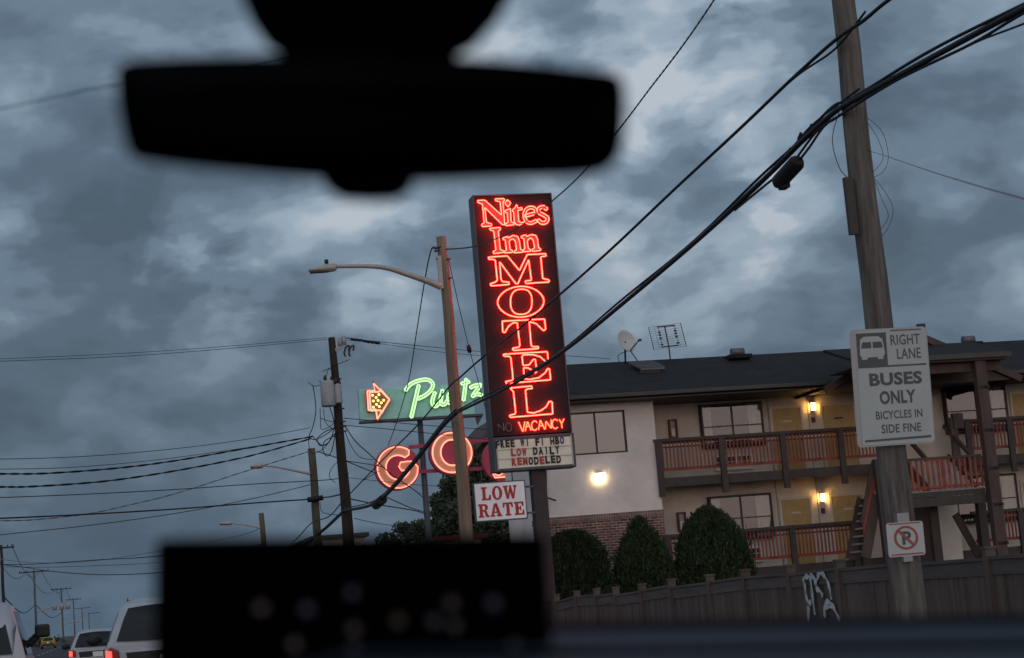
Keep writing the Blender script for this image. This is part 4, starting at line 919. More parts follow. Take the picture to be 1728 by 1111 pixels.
# pole with the street lamp arm
Y1 = 44.9; b1, t1 = P(790, 905, Y1), P(745, 400, Y1)
lamp = thing('street_lamp', 'tall pale wooden pole with curved street lamp arm beside the neon sign', 'street lamp', (b1.x, Y1, .14), 'street lamps on wooden poles')
tapered((b1.x, Y1, .14), (t1.x, Y1, t1.z), .19, .125, m_wood_light, lamp)
g = MB(); g.tube(smooth_path([P(x, y, Y1-.1) for x, y in ((744, 484), (720, 474), (690, 464), (655, 453), (620, 449.5), (566, 450))], 6), [.09-.045*i/30 for i in range(31)], 10); g.box(P(741, 432, Y1-.13)-Vector((.05, 0, 0)), P(746, 488, Y1-.05)+Vector((.03, 0, 0))); arm = build('lamp_arm', g, m_lamp_arm, lamp)
def lamp_head(a, b, Y, parent, sc=1.0, m=m_lamp_arm):
    a, b = Vector(a), Vector(b); d = (b-a).normalized(); u = Vector((0, 0, 1)); rings = []
    for t, w, h in ((0, .05, .06), (.06, .09, .10), (.35, .13, .11), (.8, .13, .055), (1, .05, .03)):
        c_ = a.lerp(b, t); rings.append([c_ + Vector((0, 1, 0))*w*sc*math.cos(q_) + u*h*sc*math.sin(q_) for q_ in np.linspace(0, 2*math.pi, 13)[:-1]])
    g = MB(); g.loft(rings); h_ = build('lamp_head', g, m, parent)
    g = MB(); c_ = a.lerp(b, .55); g.bar(a.lerp(b, .3)-u*.075*sc, a.lerp(b, .95)-u*.045*sc, .18*sc, .05*sc); build('lamp_lens', g, m_winframe, h_) if parent.parent is None else None
    return h_
lamp_head(P(568, 451, Y1-.1), P(521, 457, Y1-.1), Y1, lamp, 1.0)
g = MB(); p = P(551, 445, Y1-.1); g.tube([p, p+Vector((0, 0, .10))], .05, 8); build('photocell', g, m_winframe, lamp)
g = MB()
for x, y in ((738, 418), (735, 424), (738, 437), (755, 438), (757, 470)): q = P(x, y, Y1-.1); g.tube([q, q+Vector((.1, 0, .02))], .022, 6); g.sphere(q, .035, 6)
build('insulator', g, m_redbox, lamp)
# dark pole with transformer cans
Y2 = 65.5; b2, t2 = P(591, 915, Y2), P(560, 570, Y2)
tp = thing('utility_pole', 'dark creosoted utility pole with grey transformer cans and tangled leads', 'utility pole', (b2.x, Y2, .14), 'roadside poles')
tapered((b2.x, Y2, .14), (t2.x, Y2, t2.z), .25, .125, m_wood_tar, tp)
def can(px0, px1, py0, py1, Yc):
    c0, c1_ = P((px0+px1)/2, py0, Yc), P((px0+px1)/2+ (py1-py0)*.083, py1, Yc); r = (px1-px0)/2/F*Yc; g = MB(); x = (c0.x+c1_.x)/2
    g.tube([(x, Yc, c1_.z), (x, Yc, c1_.z+.05), (x, Yc, c0.z-.06), (x, Yc, c0.z)], [r*.94, r, r, r*.8], 18); o = build('transformer', g, m_trans, tp)
    g = MB(); g.tube([(x-.08, Yc-.05, c0.z), (x-.08, Yc-.05, c0.z+.1), (x-.08, Yc-.05, c0.z+.2)], [.05, .07, .03], 8); g.tube([(x+r*.5, Yc-.05, c0.z-.02), (x+r*.5, Yc-.05, c0.z+.14)], [.05, .03], 8); build('bushing', g, m_winframe, o)
can(539, 565, 643, 686, Y2-.25); can(563, 576, 648, 681, Y2-.38)
g = MB(); g.bar(P(566, 592, Y2-.1), P(583, 582, Y2-.1), .1, .13); g.tube([P(574, 584, Y2-.1), P(573, 571, Y2-.1)], [.09, .06], 8); g.tube([P(581, 582, Y2-.1), P(580, 568, Y2-.1)], [.09, .06], 8); build('insulator', g, m_trans, tp)
g = MB()
for x in (583, 591):
    g.tube(smooth_path([P(x, 602, Y2-.2), P(x-2, 596, Y2-.2), P(x+1, 586, Y2-.2), P(x+6, 584, Y2-.2), P(x+5, 592, Y2-.2)]), .035, 6)
build('fuse_cutout', g, m_winframe, tp)
g = MB()
loops = [[(528, 650), (533, 690), (528, 720), (522, 736), (530, 742), (548, 735), (565, 722)], [(540, 688), (541, 710), (543, 725), (560, 718), (568, 705)], [(556, 686), (562, 705), (564, 722), (556, 745), (545, 752), (535, 745), (527, 735)],
         [(565, 722), (550, 728), (536, 740), (540, 752), (553, 748), (562, 735), (572, 728)], [(566, 730), (560, 760), (552, 770), (545, 760), (548, 745), (567, 735)], [(522, 738), (521, 750), (527, 765), (545, 758), (560, 740)], [(520, 645), (530, 652), (545, 648), (538, 643)],
         [(546, 690), (549, 712), (562, 725)], [(549, 640), (556, 622), (566, 640)], [(567, 700), (563, 712), (541, 706)], [(590, 607), (570, 615), (545, 627)], [(569, 740), (575, 770), (560, 790), (556, 805), (566, 815)]]
for l in loops: g.tube(smooth_path([P(x, y, Y2-.15-.02*random.random()) for x, y in l], 6), .013 if len(l) < 6 else .018, 5)
build('hanging_lead', g, m_cable, tp)
g = MB()
for x, y in ((566, 640), (571, 690), (573, 712), (574, 720), (575, 728), (578, 800)): q = P(x, y, Y2-.2); g.bar(q, q+Vector((.22, 0, 0)), .04, .05)
build('bracket', g, m_bolt, tp)
# pole 3 and 4 with lamp arms
def lamp_pole(label, Y, top, base, arm_pts, head, m, box=None, r=.15):
    t_, b_ = P(*top, Y), P(*base, Y); o = thing('street_lamp', label, 'street lamp', (b_.x, Y, .14), 'street lamps on wooden poles'); tapered((b_.x, Y, .14), (t_.x, Y, t_.z), r*1.25, r, m, o)
    g = MB(); pts = smooth_path([P(x, y, Y-.05) for x, y in arm_pts], 5); g.tube(pts, [.06-.03*i/(len(pts)-1) for i in range(len(pts))], 8); build('lamp_arm', g, m_lamp_arm, o)
    lamp_head(P(*head[0], Y-.05), P(*head[1], Y-.05), Y, o, 1.05)
    if box: g = MB(); g.tube([P(box[0], box[1], Y-.25), P(box[2], box[3], Y-.25)], .11, 10); build('splice_case', g, m_cable, o)
lamp_pole('slim mossy pole with street lamp arm left of the transformer pole', 74.0, (526, 757), (536, 910), [(524, 800), (500, 795), (465, 788), (442, 786)], ((444, 786), (422, 788)), mat('mossy_pole_wood', (.07, .065, .045), .9, .4, 6, stretch=(1, 1, .1)), (519, 844, 545, 840))
lamp_pole('short far pole with street lamp arm low over the dark screen', 100.4, (441, 866), (447, 925), [(440, 891), (415, 886), (390, 883)], ((392, 883), (370, 884)), mat('brown_pole_wood', (.10, .075, .055), .9, .4, 6, stretch=(1, 1, .1)), None, .14)
# far poles along the left of the road
def far_pole(label, px, py_top, Y, arm, mcol, extras=None, arm_off=0.0):
    t_ = P(px, py_top, Y); lean = .035*0
    b_ = (t_.x, Y, 0); o = thing('utility_pole', label, 'utility pole', b_, 'far poles along the left kerb'); tapered(b_, (t_.x, Y, t_.z), .20, .13, mcol, o, 10)
    if arm:
        z = t_.z-.3; g = MB(); g.bar((t_.x-arm+arm_off, Y-.16, z), (t_.x+arm+arm_off, Y-.16, z), .12, .16); g2 = build('crossarm', g, m_wood_tar, o)
        g = MB()
        for s in (-.95, -.5, .5, .95): g.tube([(t_.x+s*arm+arm_off, Y-.16, z+.08), (t_.x+s*arm+arm_off, Y-.16, z+.28)], .05, 6)
        build('insulator', g, m_bolt, g2)
    if extras: extras(o, t_, Y)
    return o, t_
def transformers(o, t_, Y):
    for s, m in ((-1.55, m_trans), (0.0, m_trans), (1.3, m_trans)):
        g = MB(); g.tube([(t_.x+s*.95, Y-.55, t_.z-4.6), (t_.x+s*.95, Y-.55, t_.z-3.2)], .45 if s else .5, 12); build('transformer', g, m, o)
m_far1 = mat('grey_brown_far_pole', (.10, .085, .07), .9, .3, 4); m_far2 = mat('orange_brown_far_pole', (.22, .11, .06), .9, .3, 4)
fp = [far_pole('dark far pole cut by the left edge above the white pickup', 2, 920, 195, 1.25, m_wood_tar),
      far_pole('far pole with wide crossarm right of the pickup', 57, 962, 290, 2.2, m_wood_pole),
      far_pole('far pole with three pale transformer cans', 103, 992, 400, 2.1, m_far1, transformers),
      far_pole('far grey pole next after the transformer pole', 123.5, 1010, 500, 2.0, m_wood_pole),
      far_pole('thin far pole behind the distant car', 138, 1025, 620, 2.6, m_wood_pole),
      far_pole('short orange brown far pole with arm to the right', 149.5, 1034, 620, 1.9, m_far2, None, 1.9)]
q0 = fp[1][1]
g = MB(); g.tube(smooth_path([P(62, 1034, 289.5), P(76, 1028, 289.5), P(93, 1023, 289.5)]), .12, 6); a_ = build('lamp_arm', g, m_galv, fp[1][0])
g = MB(); g.tube(smooth_path([P(109, 1054, 399), P(125, 1049, 399), P(142, 1047, 399)]), .13, 6); build('lamp_arm', g, m_galv, fp[2][0])

# ------------------------------------------------------------------ wires
def wire(name, pts, r, label, group=None, m=m_cable, twist=0, sub=8, n=6):
    path = smooth_path(pts, sub); g = MB()
    if twist:
        L_ = 0; fine = smooth_path(path, 4); acc = [0]
        for i in range(1, len(fine)): acc.append(acc[-1]+(fine[i]-fine[i-1]).length)
        for k in range(2):
            q = []
            for p, s in zip(fine, acc):
                a = s/twist*2*math.pi+k*math.pi; q.append(p+Vector((0, math.cos(a), 0))*r+Vector((.35*math.sin(a), 0, .94*math.sin(a)))*r)
            g.tube(q, r*.95, 5)
    else: g.tube(path, r, n)
    return solo(name, g, m, label, 'cable', group)
GW = 'overhead wires along the right kerb'
XB = XPOLE-.18
def along(pts, X=XB):
    w = [PX(x, y, X) for x, y in pts]
    if pts[0][1] < 0:                       # runs out over the car towards the next pole behind
        d = (w[0]-w[1]).normalized(); st = (w[0]-w[1]).length; k = st; out = []
        while w[0].y+d.y*k > -6 and len(out) < 40: p = w[0]+d*k; p.z -= .004*k*k; out.append(p); st *= 1.25; k += st
        w = out[::-1]+w
    return w
main = along([(1850, -46), (1728, 14), (1560, 104), (1440, 170), (1405, 192), (1350, 242), (1290, 302), (1180, 403), (1060, 505), (955, 590), (860, 652), (770, 697)])
main2 = along([(770, 697), (745, 722), (700, 780), (655, 832), (625, 853), (581, 862)])
cab = thing('cable_bundle', 'thick black telephone cable bundle sweeping down past the neon sign', 'cable', main[4], GW)
pth = smooth_path(main, 6); g = MB(); nn_ = len(pth); g.tube(pth, [.034]*nn_, 8); build('strand', g, m_cable, cab)
g = MB()
off_ = [p+Vector((.0, 0, .055+.02*math.sin(i*.5))) for i, p in enumerate(pth)]; g.tube(off_, .018, 6); build('strand', g, m_cable, cab)
g = MB()
low = smooth_path(along([(1850, -40), (1728, 22), (1640, 74), (1520, 132), (1440, 180), (1410, 200), (1378, 222), (1330, 285), (1305, 302), (1240, 355)]), 6); g.tube(low, .016, 6)
low = smooth_path(along([(1850, -10), (1728, 40), (1650, 70), (1560, 112), (1450, 168)]), 6); g.tube(low, .012, 5)
low = smooth_path(along([(1450, 150), (1420, 172), (1390, 195), (1360, 222), (1320, 270), (1290, 298)]), 6); g.tube(low, .014, 6)
low = smooth_path(along([(1470, 158), (1425, 190), (1392, 212), (1365, 250), (1340, 282)]), 6); g.tube(low, .016, 6)
build('lashed_wire', g, m_cable, cab)
g = MB(); a, b = PX(1352, 256, XB-.02), PX(1306, 306, XB-.02)
g.tube([a.lerp(b, t)+Vector((0, 0, -.075)) for t in (0.1, .2, .8, .9)], [.06, .105, .105, .06], 12); q = PX(1322, 302, XB); g.box(q-Vector((.05, .09, .13)), q+Vector((.05, .09, .05))); build('splice_case', g, m_rubber, cab, bevel=.01)
g = MB()
for (x, y) in ((1350, 236), (1368, 222), (1332, 262)): g = MB(); q = PX(x, y, XB); g.tube([q+Vector((0, .05, .02)), q+Vector((0, -.05, .07))], .02, 6); build('clamp', g, m_cable, cab)
cab2 = thing('cable_bundle', 'black telephone cable sagging between the lamp pole and transformer pole', 'cable', main2[2], GW)
g = MB(); pth2 = smooth_path(main2, 6); g.tube(pth2, .05, 8); g.tube([p+Vector((0, 0, .09)) for p in pth2], .018, 6); build('strand', g, m_cable, cab2)
g = MB(); a, b = PX(645, 837, XB), PX(634, 846, XB); g.tube([a-Vector((0, 0, .12)), b-Vector((0, 0, .12))], .15, 10); build('splice_case', g, m_rubber, cab2)
wire('telephone_cable', along([(581, 862), (568, 874), (545, 895), (505, 925)]), .06, 'cable curving down from transformer pole behind the dark screen', GW)
wire('overhead_wire', along([(1600, -68), (1500, 0), (1456, 36), (1412, 66), (1340, 130), (1250, 216), (1140, 318), (1030, 422), (945, 497), (870, 560), (815, 603), (773, 640)]), .022, 'straight black wire above the thick bundle crossing the neon letters', GW)
wire('overhead_wire', along([(1460, 20), (1425, 66), (1398, 92), (1345, 128), (1290, 178)]), .014, 'thin slack wire clipped under the upper wire near the thick pole', GW)
wire('overhead_wire', along([(773, 640), (758, 653), (707, 715), (650, 772), (594, 830), (578, 848)]), .020, 'thin straight wire crossing the green script and disc sign', GW)
wire('overhead_wire', along([(578, 846), (555, 872), (527, 882), (505, 905), (492, 918)], XB), .022, 'thin wire dropping left from the transformer pole foot', GW)
tw = along([(1300, -150), (1205, 0), (1150, 80), (1095, 152), (1045, 218), (985, 290), (930, 341), (870, 387), (820, 410), (790, 418), (752, 421)], XB)
wire('twisted_wire', tw, .011, 'twisted service wire rising steeply to the right above the sign', GW, twist=.35, sub=10)
wire('twisted_wire', [P(736, 420, Y1-.15), P(727, 424, 46), P(716, 478, 52), P(703, 560, 60), P(690, 640, 68), P(672, 705, 74), P(655, 752, 79)], .018, 'twisted wire hanging from the lamp pole towards the letter discs', twist=.5, sub=10)
gy = [P(757, 438, Y1), P(775, 520, Y1+.9), P(792, 590, Y1+1.6), P(806, 640, Y1+2.1), P(822, 700, Y1+2.6), P(845, 800, Y1+3.4)]
gw = thing('guy_wire', 'thin guy wire with red strain insulator beside the neon sign', 'cable', gy[-1]); g = MB(); g.tube(gy, .010, 5); build('strand', g, m_cable, gw)
g = MB(); a, b = P(790, 583, Y1+1.55), P(793, 595, Y1+1.62); g.tube([a, a.lerp(b, .5), b], [.05, .065, .05], 8); build('strain_insulator', g, m_redbox, gw)
GX = 'wires crossing the road to the transformer pole'
def cross(pts, Ya, Yb): return [P(x, y, (Ya+(Yb-Ya)*(i/(len(pts)-1)))*1.0565) for i, (x, y) in enumerate(pts)]
wire('overhead_wire', cross([(-90, 772), (0, 775), (150, 770), (300, 757), (420, 741), (524, 722)], 50, 62), .012, 'faint topmost thin wire reaching the transformer cans from the left', GX)
wire('overhead_wire', cross([(-90, 793), (0, 792), (100, 790), (200, 783), (300, 772), (420, 755), (526, 737)], 50, 62), .011, 'faint wire just above the two thick wavy cables', GX)
wire('twisted_cable', cross([(-90, 801), (0, 800), (80, 799), (200, 790), (300, 777), (420, 756), (527, 737)], 48, 62), .018, 'upper of two thick wavy cables crossing the road', GX, twist=1.6)
wire('twisted_cable', cross([(-90, 822), (0, 822), (60, 821), (180, 812), (300, 794), (420, 770), (523, 741)], 48, 62), .018, 'lower of two thick wavy cables crossing the road', GX, twist=1.6)
wire('overhead_wire', cross([(-90, 843), (0, 840), (150, 834), (300, 826), (430, 817), (540, 811), (570, 808)], 56, 62), .016, 'dark wire level with the upper street lamp head', GX)
wire('overhead_wire', cross([(-90, 877), (0, 875), (150, 868), (300, 859), (430, 849), (520, 843)], 60, 70), .030, 'thick dark wire ending at the splice case on slim pole', GX)
wire('overhead_wire', cross([(545, 840), (560, 838), (577, 834)], 69.5, 62), .030, 'short wire bridging slim pole and transformer pole', GX)
wire('pale_wire', cross([(-90, 880), (0, 879), (60, 877), (150, 867), (220, 852), (300, 832), (400, 800), (470, 778), (519, 763)], 62, 70), .014, 'pale grey spiral wire rising to the slim pole', GX, m=m_cable_grey, twist=1.0)
wire('overhead_wire', cross([(-90, 915), (0, 903), (150, 887), (300, 866), (420, 843), (525, 818)], 66, 70), .016, 'thin wire sloping up to the right under the pale spiral wire', GX)
wire('overhead_wire', cross([(-90, 614), (0, 610), (200, 602), (380, 589), (552, 573)], 56, 62), .010, 'faint high wire reaching the tip of the dark pole', GX)
wire('overhead_wire', cross([(-90, 609), (0, 606), (200, 597), (380, 585), (552, 570)], 56, 62), .009, 'faint highest wire reaching the tip of the dark pole', GX)
GL_ = 'low far wires above the traffic'
wire('pale_wire', cross([(-60, 938), (0, 944), (62, 950), (145, 948), (258, 932), (400, 905), (441, 890)], 120, 95), .020, 'pale sagging wire low above the traffic', GL_, m=m_cable_grey)
wire('overhead_wire', cross([(-60, 954), (4, 953), (62, 952), (166, 945), (264, 939), (440, 920)], 120, 95), .026, 'dark nearly level wire just below the pale one', GL_)
wire('overhead_wire', cross([(-60, 958), (4, 957), (100, 957), (264, 950), (440, 935)], 125, 95), .016, 'faint level wire under the dark level one', GL_)
wire('overhead_wire', cross([(-40, 948), (4, 953), (52, 959), (83, 964), (166, 970), (264, 967), (380, 955)], 290, 200), .06, 'sagging far wire leaving the wide crossarm pole', GL_)
wire('overhead_wire', cross([(641, 578), (600, 572), (580, 570)], 62, 62), .012, 'short dead end wire right of the dark pole tip', GX)
wire('overhead_wire', cross([(575, 570), (640, 577), (740, 587), (820, 594), (960, 601), (1030, 606)], 62, 70), .012, 'faint wire running right from dark pole behind the neon sign', GX)
wire('overhead_wire', cross([(575, 573), (640, 580), (740, 594), (820, 601), (960, 610)], 62, 70), .010, 'second faint wire running right from dark pole behind the neon sign', GX)
wire('twisted_wire', cross([(592, 573), (605, 574), (620, 577), (641, 580)], 61.8, 62), .028, 'dark strain insulator string right of the dark pole tip', GX, twist=.3)
GR = 'wires fanning right from the transformer pole'
for k, (pts, Ya, Yb, r, lab) in enumerate([
    ([(580, 706), (640, 711), (720, 718), (822, 725)], 62, 68, .014, 'upper thin wire passing between green board and discs'),
    ([(580, 718), (640, 723), (760, 735), (822, 742)], 62, 68, .014, 'thin wire passing just over the orange discs'),
    ([(582, 719), (600, 745), (625, 768), (660, 800), (700, 828), (716, 842)], 62, 79, .022, 'looping wire falling from pole across the first disc'),
    ([(582, 728), (592, 752), (608, 772), (630, 776)], 62, 79, .016, 'slack loop of wire left of the first disc'),
    ([(583, 778), (630, 785), (660, 792)], 62, 79, .018, 'short wire meeting the first disc at mid height'),
    ([(535, 762), (575, 775), (632, 798)], 69.5, 79, .022, 'wire from slim pole tip sloping to first disc'),
    ([(583, 806), (640, 812), (700, 818), (760, 822)], 62, 79, .012, 'thin level wire under the first disc'),
    ([(590, 842), (640, 852), (700, 862), (718, 868)], 62, 79, .024, 'wire from pole foot to the disc sign post'),
    ([(650, 838), (690, 856), (716, 864)], 62, 79, .020, 'wire from splice case to the disc sign post'),
    ([(540, 848), (545, 865), (578, 870)], 70, 62, .014, 'slack wire between slim pole and transformer pole'),
    ([(598, 875), (640, 884), (690, 890)], 62, 79, .014, 'lowest thin wire right of the transformer pole'),
    ([(707, 832), (740, 842), (775, 851)], 79, 90, .012, 'pale thin wire right of the disc sign post'),
    ([(594, 830), (612, 812), (640, 795)], 62, 62, .014, 'thin wire crossing below the disc near the transformer pole'),
    ]): wire('overhead_wire', cross(pts, Ya, Yb), r, lab, GR, m=m_cable_grey if 'pale' in lab else m_cable)
# far spans of the left poles
GF = 'spans between the far poles'
tops = [t for _, t in fp]
for i in range(3):
    for s, nm in ((-1.0, 'outer'), (1.0, 'inner')):
        a = tops[i]+Vector((s, 0, 0)); b = tops[i+1]+Vector((s, 0, 0)); mid = a.lerp(b, .5)-Vector((0, 0, 2.2)); aa = ('left edge pole', 'wide crossarm pole', 'three can pole')[i]
        wire('overhead_wire', [a, a.lerp(b, .25)-Vector((0, 0, 1.6)), mid, a.lerp(b, .75)-Vector((0, 0, 1.6)), b], .035, f'{nm} wire span going far from the {aa}', GF)
for i in range(2):
    a = tops[i]-Vector((0, 0, 5.2)); b = tops[i+1]-Vector((0, 0, 5.2)); wire('overhead_wire', [a, a.lerp(b, .5)-Vector((0, 0, 1.5)), b], .06, f'low cable span going far from the {("left edge pole", "wide crossarm pole")[i]}', GF)
# two out of focus service drops close to the car
wire('service_wire', [P(-120, 211, 3.0), P(0, 184, 3.1), P(100, 163, 3.2), P(195, 143, 3.3), P(500, 92, 3.6), P(800, 20, 4.1), P(900, -30, 4.3)], .0011, 'faint blurred wire crossing the sky left of the mirror')
wire('service_wire', [PX(1462, 254, XPOLE-.02), PX(1490, 262, XPOLE-.3), P(1560, 286, 12), P(1640, 311, 8.5), P(1728, 336, 6.5), P(1830, 368, 5.2)], .0030, 'faint blurred wire leaving the thick pole to the right')

# ------------------------------------------------------------------ signs on the near pole
YSg = YN-.21
bc = [P(1433, 556, YSg), P(1563, 552, YSg), P(1579, 749, YSg), P(1447, 754, YSg)]
cx = sum(p.x for p in bc)/4; cz = sum(p.z for p in bc)/4; hw_ = (bc[1].x-bc[0].x+bc[2].x-bc[3].x)/4; hh = (bc[0].z+bc[1].z-bc[2].z-bc[3].z)/4; tilt = ((bc[0].x+bc[1].x)-(bc[2].x+bc[3].x))/2/(2*hh)
def BS(u, v): return Vector((cx+u*hw_+tilt*v*hh, cz+v*hh))      # u, v in -1..1
bs = thing('bus_lane_sign', 'grey right lane buses only sign with bus symbol on near pole', 'sign', (cx, YSg, cz-hh))
def rrect(x0, z0, x1, z1, r, f=BS, k=None):
    pts = []; ar_ = hw_/hh
    for (a, b, s) in ((x1-r, z1-r*ar_, 0), (x0+r, z1-r*ar_, 90), (x0+r, z0+r*ar_, 180), (x1-r, z0+r*ar_, 270)):
        for i in range(5): t = math.radians(s+90*i/4); pts.append(f(a+r*math.cos(t), b+r*ar_*math.sin(t)))
    return pts
T2 = lambda l: [(p.x, p.y) for p in l]
g = MB(); put_shape(g, [T2(rrect(-1, -1, 1, 1, .1))], YSg+.004, .004); build('plate', g, m_alu, bs)
g = MB(); put_shape(g, [T2(rrect(-.86, -.97, .97, .98, .06))], YSg-.0005, .0015); build('sheeting', g, m_bus_w, bs)
g = MB()
put_shape(g, [T2([BS(-.84, .93), BS(-.07, .93), BS(-.07, .335), BS(-.84, .335)])], YSg-.0025, .002)
put_shape(g, [T2([BS(-.07, .365), BS(.92, .365), BS(.92, .335), BS(-.07, .335)])], YSg-.0025, .002)
put_shape(g, [T2([BS(-.80, -.885), BS(.90, -.865), BS(.90, -.905), BS(-.80, -.92)])], YSg-.0025, .002)
put_shape(g, [T2([BS(.05, .965), BS(.85, .965), BS(.85, .945), BS(.05, .945)])], YSg-.0025, .002)
def btext(mb, s, u0, v0, u1, v1, Y, f=BS, bold=.02):
    vs, fs = text_geo(s, bold, 1.0, 1.05); ax, bx = min(v.x for v in vs), max(v.x for v in vs); ay, by = min(v.y for v in vs), max(v.y for v in vs); o = []
    for v in vs: q = f(u0+(v.x-ax)/(bx-ax)*(u1-u0), v0+(v.y-ay)/(by-ay)*(v1-v0)); o.append((q.x, Y-(v.z+.5)*.002, q.y))
    mb.add(o, fs)
g2 = MB()
for s, a, b, c_, d, bo in (('RIGHT', .04, .70, .80, .88, .01), ('LANE', .18, .46, .80, .64, .01), ('BUSES', -.58, .02, .78, .24, .04), ('ONLY', -.35, -.30, .58, -.07, .035), ('BICYCLES IN', -.48, -.55, .72, -.41, .015), ('BUS LANE OK', -.36, -.79, .66, -.64, .015)):
    if s == 'BUS LANE OK': s = 'SIDE FINE'
    g2 = MB(); btext(g2, s, a, b, c_, d, YSg-.0025, bold=bo); build('lettering', g2, m_bus_k, bs)
build('printed_border', g, m_bus_k, bs)
g = MB(); yy = YSg-.005
def bp_(pts): return T2([BS(-.84+.77*x, .335+.595*y) for x, y in pts])
put_shape(g, [bp_([(.12, .82), (.25, .90), (.72, .90), (.86, .82), (.90, .60), (.92, .38), (.86, .32), (.86, .24), (.68, .24), (.66, .30), (.34, .30), (.32, .24), (.14, .24), (.14, .32), (.08, .38), (.10, .60)]), bp_([(.14, .60), (.18, .74), (.48, .74), (.48, .56), (.14, .56)]), bp_([(.53, .56), (.53, .74), (.82, .74), (.86, .60), (.86, .56)])], yy, .002)
build('bus_symbol', g, m_bus_w, bs)
g = MB(); r_p = .16
for v_ in (.6, -.6): c_ = BS(.1, v_); g.box((c_.x-.12, YSg+.006, c_.y-.02), (c_.x+.12, YN-.05, c_.y+.02))
build('strap', g, m_alu, bs)
YSn = YN-.22
nc = [P(1496, 883, YSn), P(1558, 879, YSn), P(1561, 937, YSn), P(1499, 941, YSn)]
ncx = sum(p.x for p in nc)/4; ncz = sum(p.z for p in nc)/4; nhw = (nc[1].x-nc[0].x)/2; nhh = (nc[0].z-nc[3].z)/2
def NS(u, v): return Vector((ncx+u*nhw+.02*v*nhh-.0*u, ncz+v*nhh+.0))
npk = thing('no_parking_sign', 'small faded no parking sign low on the near pole', 'sign', (ncx, YSn, ncz-nhh))
hw_, hh = nhw, nhh
g = MB(); put_shape(g, [T2(rrect(-1, -1, 1, 1, .14, NS))], YSn+.004, .004); build('plate', g, m_np_w, npk)
g = MB(); put_shape(g, [T2([NS(*p) for p in ell(.02, .08, .66, .70, 32)]), T2([NS(*p) for p in ell(.02, .08, .52, .56, 32)])], YSn-.0005, .002)
put_shape(g, [T2([NS(-.45, .50), NS(-.33, .58), NS(.47, -.34), NS(.37, -.44)])], YSn-.005, .0015)
put_shape(g, [T2([NS(-.85, .95), NS(.85, .95), NS(.85, .88), NS(-.85, .88)])], YSn-.0005, .002); put_shape(g, [T2([NS(-.85, -.84), NS(.9, -.84), NS(.9, -.92), NS(-.85, -.92)])], YSn-.0005, .002); build('red_symbol', g, m_np_r, npk)
g = MB(); btext(g, 'P', -.2, -.32, .3, .46, YSn-.0027, NS, .03); build('lettering', g, m_bus_k, npk)
g = MB(); g.box((ncx-.07, YSn+.006, ncz+nhh-.02), (ncx+.07, YN-.1, ncz+nhh+.1)); g.box((ncx-.05, YSn+.006, ncz-nhh-.06), (ncx+.06, YN-.1, ncz-nhh+.02)); build('strap', g, m_alu, npk)

